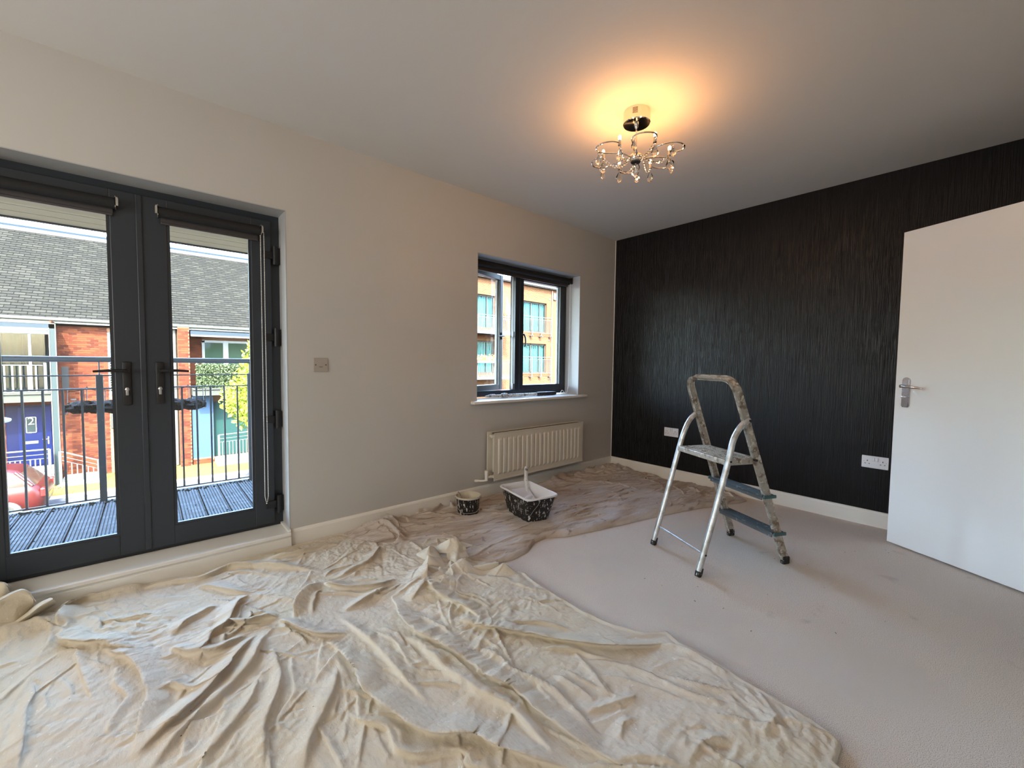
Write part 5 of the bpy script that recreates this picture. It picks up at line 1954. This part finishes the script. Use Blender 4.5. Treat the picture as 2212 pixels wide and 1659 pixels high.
bricks(pl_, -2.49, -1.77, G + .06, -3.03, HY - .36, 20)
b = MB()
b.box(-1.72, -.5, HY - .05, HY, -3.05, -.68)
b.build('teal_door', mat('teal paint', (0.0045, 0.0152, 0.0152), .4, spec=.06), hs)
b = MB()
b.box(-1.10, -.85, HY - .08, HY - .05, -1.62, -1.55)
b.build('door_handle', m_bwhite, hs)
# hedge of ivy on the right balcony
def leaves(b, n, fn, size, rr):
    for i in range(n):
        c_ = Vector(fn(rr))
        s_ = size * rr.uniform(.6, 1.3)
        d1 = Vector((rr.gauss(0, 1), rr.gauss(0, 1), rr.gauss(0, 1))).normalized()
        d2 = d1.cross(Vector((rr.gauss(0, 1), rr.gauss(0, 1), rr.gauss(0, 1)))).normalized()
        b.add([c_ - d1 * s_, c_ + d2 * s_ * .45, c_ + d1 * s_, c_ - d2 * s_ * .45], [(0, 1, 2, 3)])


rr = random.Random(21)
t = thing('ivy_hedge', 'grey green ivy screen on the balcony railing opposite', 'hedge', (-1.2, FY, 0))
b = MB()
b.box(-2.36, .2, FY + .10, FY + .16, -.02, .92)
b.build('screen', mat('dark hedge core', (0.0075, 0.0150, 0.0060), .95, spec=.06), t)
b = MB()
leaves(b, 3800, lambda q: (q.uniform(-2.38, .2), FY + q.uniform(-.06, .16), q.uniform(-.02, .97)), .05, rr)
b.build('foliage', mat('grey green ivy leaf', (0.0177, 0.0231, 0.0134), .5, spec=.06, noise=(20, (0.0350, 0.0550, 0.0250), .45, .6, U)), t)['kind'] = 'stuff'

# tree in the street
rr = random.Random(8)
t = thing('street_tree', 'bright yellow green leafy tree in the street in front of the house opposite', 'tree', (-.55, 13.6, G))
b = MB()
b.tube(smooth_path([(-.55, 13.6, G), (-.5, 13.6, -2.2), (-.6, 13.62, -1.0), (-.5, 13.6, .4)], 4), [.09] * 12 + [.05], 10)
for k in range(9):
    a = rr.uniform(0, 2 * PI); z = rr.uniform(-1.4, .3)
    b.tube([(-.55, 13.6, z), (-.55 + 1.0 * math.cos(a), 13.6 + .8 * math.sin(a), z + rr.uniform(.4, 1.1))], [.035, .012], 6)
b.build('trunk', mat('grey bark', (0.0600, 0.0500, 0.0350), .9), t)
blobs = [(-.75, 13.6, 1.0, .85), (-1.05, 13.5, .35, .75), (-1.45, 13.5, -.15, .70), (-1.15, 13.5, -.55, .70), (-.65, 13.5, -.9, .65), (-.2, 13.6, .4, 1.1), (.2, 13.7, -.5, 1.0), (-.35, 13.4, -1.2, .45), (-.9, 13.6, 1.55, .42), (.2, 13.7, 1.5, .8)]


def treept(q):
    cx_, cy_, cz_, r_ = q.choice(blobs)
    d = Vector((q.gauss(0, 1), q.gauss(0, 1), q.gauss(0, 1))).normalized() * r_ * q.uniform(.55, 1.03)
    return (cx_ + d.x, cy_ + d.y, cz_ + d.z)


b = MB()
leaves(b, 9000, treept, .075, rr)
m_leaf = mat('yellow green leaf', (0.1300, 0.1550, 0.0150), .5, spec=.06, noise=(7, (0.0550, 0.0950, 0.0075), .5, .62, U))
m_leaf.node_tree.nodes['Principled BSDF'].inputs['Subsurface Weight'].default_value = 0
b.build('foliage', m_leaf, t)['kind'] = 'stuff'


# railings in the street
def railing(name, label, pts, h, n, t_=.045, group=None, low=.12):
    """pts: start and end foot points; top may slope"""
    (xa, ya, za), (xb, yb, zb) = pts
    t = thing(name, label, 'railing', (xa, ya, za), group)
    b = MB()
    for hh, w_ in ((h, .028), (h - .16, .014), (h - .30, .012), (low, .014)):
        b.tube([(xa, ya, za + hh), (xb, yb, zb + hh)], w_, 8)
    b.build('rail', m_bwhite, t)
    for k in (0, 1):
        b = MB()
        x_, y_, z_ = pts[k]
        b.box(x_ - .035, x_ + .035, y_ - .035, y_ + .035, z_ - .1, z_ + h)
        b.build('post', m_bwhite, t)
    for i in range(1, n):
        k = i / n
        x_, y_, z_ = xa + (xb - xa) * k, ya + (yb - ya) * k, za + (zb - za) * k
        b = MB()
        b.box(x_ - .016, x_ + .016, y_ - .01, y_ + .01, z_ + low, z_ + h - .30)
        b.build('bar', m_bwhite, t)
    return t


railing('entrance_railing', 'white railing across the blue front door opposite', ((-8.5, 18.1, G + .14), (-6.42, 18.1, G + .14)), 1.25, 19)
railing('ramp_railing', 'white sloping ramp railing beside the brick wall opposite', ((-6.18, 18.1, G + .16), (-5.25, 18.1, G - .28)), 1.12, 7)
railing('entrance_railing', 'white railing in front of the teal door opposite', ((-1.68, 18.3, G + .22), (1.0, 18.3, G + .32)), 1.12, 22)
b = MB()
b.box(-6.2, -5.2, 18.0, 19.38, G, G + .20)
tag(b.build('ramp', mat('pale ramp concrete', (0.1500, 0.1450, 0.1250), .9, spec=.06)), None, None, None, 'structure')
b = MB()
b.box(-1.75, 4, 18.2, 19.4, G, G + .26)
tag(b.build('ramp', bpy.data.materials['pale ramp concrete']), None, None, None, 'structure')
# planting by the blue post
b = MB()
rr = random.Random(5)
leaves(b, 260, lambda q: (q.uniform(-6.7, -6.0), q.uniform(17.7, 18.0), G + .05 + abs(q.gauss(0, .05))), .035, rr)
tag(b.build('weeds', mat('dry weeds', (0.0800, 0.0750, 0.0300), .9, spec=.06)), 'low dry weeds at the foot of the white railing opposite', 'weeds', kind='stuff')

# ------------------------------------------------------------------ parked car
m_car = mat('faded red car paint', (0.0180, 0.0018, 0.0018), .35, spec=.2)
m_carg = mat('tinted car glass', (0.0175, 0.0125, 0.0100), .1, spec=.3)
CX1, CYc = -6.10, 15.35      # rear bumper end, centre line
cz = G
t = thing('car', 'red hatchback parked at the kerb below, rear end in view', 'car', (CX1 - 1.9, CYc, cz))
LC_, LH_ = 1.90, .84
def cring(x0_, x1_, hy_, r_, z_):
    hx_ = (x1_ - x0_) / 2
    return [(CX1 - (x0_ + hx_) - p_[0], CYc + p_[1], cz + z_) for p_ in rrect(hx_, hy_, r_, 0)]


b = MB()
loft(b, [cring(.10, 3.72, .72, .20, .22), cring(.02, 3.80, .81, .22, .34), cring(.0, 3.82, .84, .24, .55), cring(.02, 3.74, .84, .24, .74), cring(.10, 3.55, .81, .22, .88), cring(.16, 3.2, .77, .20, .93)], True, True)
b.build('body', m_car, t, True)
b = MB()
loft(b, [cring(.17, 2.75, .755, .18, .92), cring(.30, 2.45, .70, .18, 1.12), cring(.48, 2.1, .64, .18, 1.31)], False, False)
b.build('windows', m_carg, t, True)
b = MB()
loft(b, [cring(.46, 2.14, .648, .18, 1.29), cring(.52, 2.05, .62, .18, 1.35), cring(.66, 1.85, .52, .16, 1.40), cring(.9, 1.6, .35, .12, 1.415)], True, True)
b.build('roof', m_car, t, True)
for s in (-1, 1):
    for (xa, xb) in ((.24, .56), (1.25, 1.22), (2.62, 2.06)):
        b = MB()
        b.tube([(CX1 - xa, CYc + s * .742, cz + .93), (CX1 - xb, CYc + s * .628, cz + 1.32)], .035, 6)
        b.build('pillar', m_car, t)
    b = MB()
    b.box(CX1 - .10, CX1 + .0, CYc + s * .70 - .10, CYc + s * .70 + .10, cz + .60, cz + .84, .03)
    b.build('tail_light', mat('tail lamp', (.10, .004, .004), .2) if 'tail lamp' not in bpy.data.materials else bpy.data.materials['tail lamp'], t)
b = MB()
b.box(CX1 - .03, CX1 + .012, CYc - .26, CYc + .26, cz + .46, cz + .57, .004)
b.build('number_plate', mat('plain yellow plate', (.12, .09, .015), .5), t)
for xw in (.72, 3.1):
    for s in (-1, 1):
        b = MB()
        yw = CYc + s * .80
        b.tube([(CX1 - xw, yw - .09, cz + .29), (CX1 - xw, yw + .09, cz + .29)], .29, 24)
        wh = b.build('wheel', mat('tyre', (0.0100, 0.0100, 0.0100), .8) if 'tyre' not in bpy.data.materials else bpy.data.materials['tyre'], t, True)
        b = MB()
        b.tube([(CX1 - xw, yw - .096, cz + .29), (CX1 - xw, yw + .096, cz + .29)], .18, 16)
        b.build('hub_cap', m_gut, wh, True)

# ================================================================== FLATS TO THE RIGHT
m_fb = brick_mat('orange brickwork', (0.044, 0.0215, 0.0115), (.035, .0155, .0080), (.046, .032, .021))
RBY = 18.4
t = thing('apartment_block', 'tall orange brick flats with juliet balconies seen through the small window', 'building', (14, RBY, G))
fl = t
b = MB()
x0, x1 = 9.0, 18.9
wins = [(15.0, 17.86, 3.35, 5.43), (15.0, 17.9, .48, 2.53), (10.4, 13.10, 3.35, 5.43), (10.4, 13.10, .48, 2.60)]
zs_ = [G, .48, 2.53, 3.35, 5.43, 6.45]
for i in range(5):
    a0, a1 = zs_[i], zs_[i + 1]
    if i in (0, 2, 4):
        b.box(x0, x1, RBY, RBY + .4, a0, a1)
    else:
        b.box(x0, 10.4, RBY, RBY + .4, a0, a1)
        b.box(13.1, 15.0, RBY, RBY + .4, a0, a1)
        b.box(17.87, x1, RBY, RBY + .4, a0, a1)
b.box(x0, x1, RBY + .6, RBY + 6, G, 6.45)
b.box(x1 - .4, x1, RBY + .41, RBY + .59, G, 6.45)
b.build('wall', m_fb, fl)
b = MB()
b.box(x0 - .1, x1 + .15, RBY - .25, RBY + 6, 6.45, 6.62)
b.box(x0 - .1, x1 + .15, RBY - .32, RBY - .2, 6.50, 6.75)
b.build('eaves', mat('white eaves', (0.0319, 0.0329, 0.0329), .5, spec=.06), fl)
m_cy = mat('pale cyan curtain glass', (0.1200, 0.2300, 0.2500), .25, spec=.06)
for (a, c, z0_, z1_) in wins:
    b = MB()
    z1_ = min(z1_, 2.53) if z1_ < 3 else z1_
    c = min(c, 17.87)
    for (p0, p1, q0, q1) in ((a, c, z1_ - .09, z1_), (a, c, z0_, z0_ + .07), (a, a + .07, z0_, z1_), (c - .07, c, z0_, z1_), ((a + c) / 2 - .04, (a + c) / 2 + .04, z0_, z1_), (a + (c - a) * .78, a + (c - a) * .78 + .05, z0_, z1_)):
        b.box(p0, p1, RBY + .12, RBY + .2, q0, q1)
    w_ = b.build('window', m_gut, fl)
    b = MB()
    b.box(a, c, RBY + .155, RBY + .16, z0_, z1_)
    b.build('pane', glass_mat('cyan tinted glass', (0.66, 0.86, 0.88), .006, .0) if 'cyan tinted glass' not in bpy.data.materials else bpy.data.materials['cyan tinted glass'], w_)
    b = MB()
    curtain(b, a, c, z0_, z1_, RBY + .32, .05, 14)
    b.build('curtain', mat('pale curtain', (.052, .075, .077), .9, spec=.06) if 'pale curtain' not in bpy.data.materials else bpy.data.materials['pale curtain'], w_, True)
for (zt, zb) in ((4.36, 3.28), (1.58, .45)):
    b = MB()
    b.tube([(14.9, RBY - .22, zt), (18.18, RBY - .22, zt)], .025, 6)
    b.tube([(14.9, RBY - .22, zt - .15), (18.18, RBY - .22, zt - .15)], .014, 6)
    b.tube([(14.9, RBY - .22, zb), (18.18, RBY - .22, zb)], .018, 6)
    b.tube([(18.18, RBY - .22, zt), (18.18, RBY, zt)], .02, 6)
    jr = b.build('juliet_railing', m_bwhite, fl)
    for x in (15.35, 16.25, 17.15, 18.15):
        b = MB()
        b.box(x - .03, x + .03, RBY - .25, RBY - .19, zb - .26, zt)
        b.box(x - .10, x + .10, RBY - .25, RBY, zb - .26, zb - .20)
        b.build('post', m_bwhite, jr)
    b = MB()
    x = 14.95
    while x < 18.1:
        b.box(x - .008, x + .008, RBY - .23, RBY - .21, zb, zt - .15)
        x += .11
    b.build('bars', m_bwhite, jr)['kind'] = 'stuff'
for (zs0, zt) in ((2.94, 4.02), (.18, 1.28)):
    b = MB()
    b.box(9.4, 13.65, RBY - 1.15, RBY, zs0, zs0 + .10)
    b.box(9.4, 13.72, RBY - 1.2, RBY - 1.1, zs0 - .05, zs0 + .13)
    sl_ = b.build('balcony_slab', mat('pale blue slab', (0.0275, 0.0300, 0.0340), .6, spec=.06) if 'pale blue slab' not in bpy.data.materials else bpy.data.materials['pale blue slab'], fl)
    b = MB()
    for zz_ in (zt, zt - .14, zs0 + .18):
        b.tube([(9.4, RBY - 1.12, zz_), (13.62, RBY - 1.12, zz_), (13.62, RBY, zz_)], .022, 6)
    for x in (9.6, 10.9, 12.2, 13.6):
        b.box(x - .03, x + .03, RBY - 1.15, RBY - 1.09, zs0, zt)
    x = 9.5
    while x < 13.6:
        b.box(x - .011, x + .011, RBY - 1.13, RBY - 1.11, zs0 + .1, zt - .1)
        x += .12
    b.build('railing', m_bwhite, sl_)
b = MB()
b.tube([(18.37, RBY - .05, 6.4), (18.37, RBY - .05, G)], .035, 8)
b.build('downpipe', mat('rust brown pipe', (0.1000, 0.0450, 0.0300), .7), fl, True)
for z_ in (5.70, 2.78, .0):
    b = MB()
    b.box(18.05, 18.22, RBY - .03, RBY, z_, z_ + .08)
    b.build('vent', m_dark, fl)
b = MB()
b.box(18.50, 18.80, RBY - .1, RBY, 5.75, 6.25, .03)
b.build('alarm_box', m_bwhite, fl)
# flowers on the lower balcony rail and parasol on the upper one
rr = random.Random(31)
t = thing('flower_box', 'flower box of yellow and orange blooms on the lower balcony of the brick flats', 'flower box', (11.4, RBY - 1.2, 1.22))
b = MB()
b.box(10.2, 12.6, RBY - 1.32, RBY - 1.18, 1.12, 1.27, .01)
b.build('trough', m_bwhite, t)
b = MB()
leaves(b, 700, lambda q: (q.uniform(10.2, 12.6), RBY - 1.25 + q.uniform(-.12, .12), 1.27 + abs(q.gauss(0, .12))), .05, rr)
b.build('foliage', mat('flower leaf', (0.1600, 0.1800, 0.0400), .6), t)['kind'] = 'stuff'
b = MB()
leaves(b, 420, lambda q: (q.uniform(10.2, 12.6), RBY - 1.27 + q.uniform(-.14, .12), 1.33 + abs(q.gauss(0, .13))), .045, rr)
b.build('petals', mat('orange petal', (0.3250, 0.1100, 0.0350), .6, spec=.06), t)['kind'] = 'stuff'
t = thing('parasol', 'closed white parasol leaning on the upper balcony of the brick flats', 'parasol', (13.7, RBY - .7, 3.04))
b = MB()
b.tube([(13.72, RBY - .7, 3.05), (13.50, RBY - .7, 5.36)], .02, 8)
b.build('pole', m_steel, t)
b = MB()
cN = 12
tp = Vector((13.52, RBY - .7, 5.28))
vs = [tp]
for k in range(cN):
    a = 2 * PI * k / cN
    r_ = .24 if k % 2 else .13
    vs.append(Vector((13.70 + r_ * math.cos(a), RBY - .7 + r_ * math.sin(a), 4.28 + .12 * math.cos(a * 2))))
for k in range(cN):
    a = 2 * PI * k / cN
    vs.append(Vector((13.72 + .08 * math.cos(a), RBY - .7 + .08 * math.sin(a), 4.02)))
fs = [(0, 1 + k, 1 + (k + 1) % cN) for k in range(cN)] + [(1 + k, 1 + cN + k, 1 + cN + (k + 1) % cN, 1 + (k + 1) % cN) for k in range(cN)] + [tuple(1 + cN + k for k in range(cN))]
b.add(vs, fs)
b.build('canopy', mat('white canvas', (0.0450, 0.0440, 0.0400), .8, spec=.06), t)
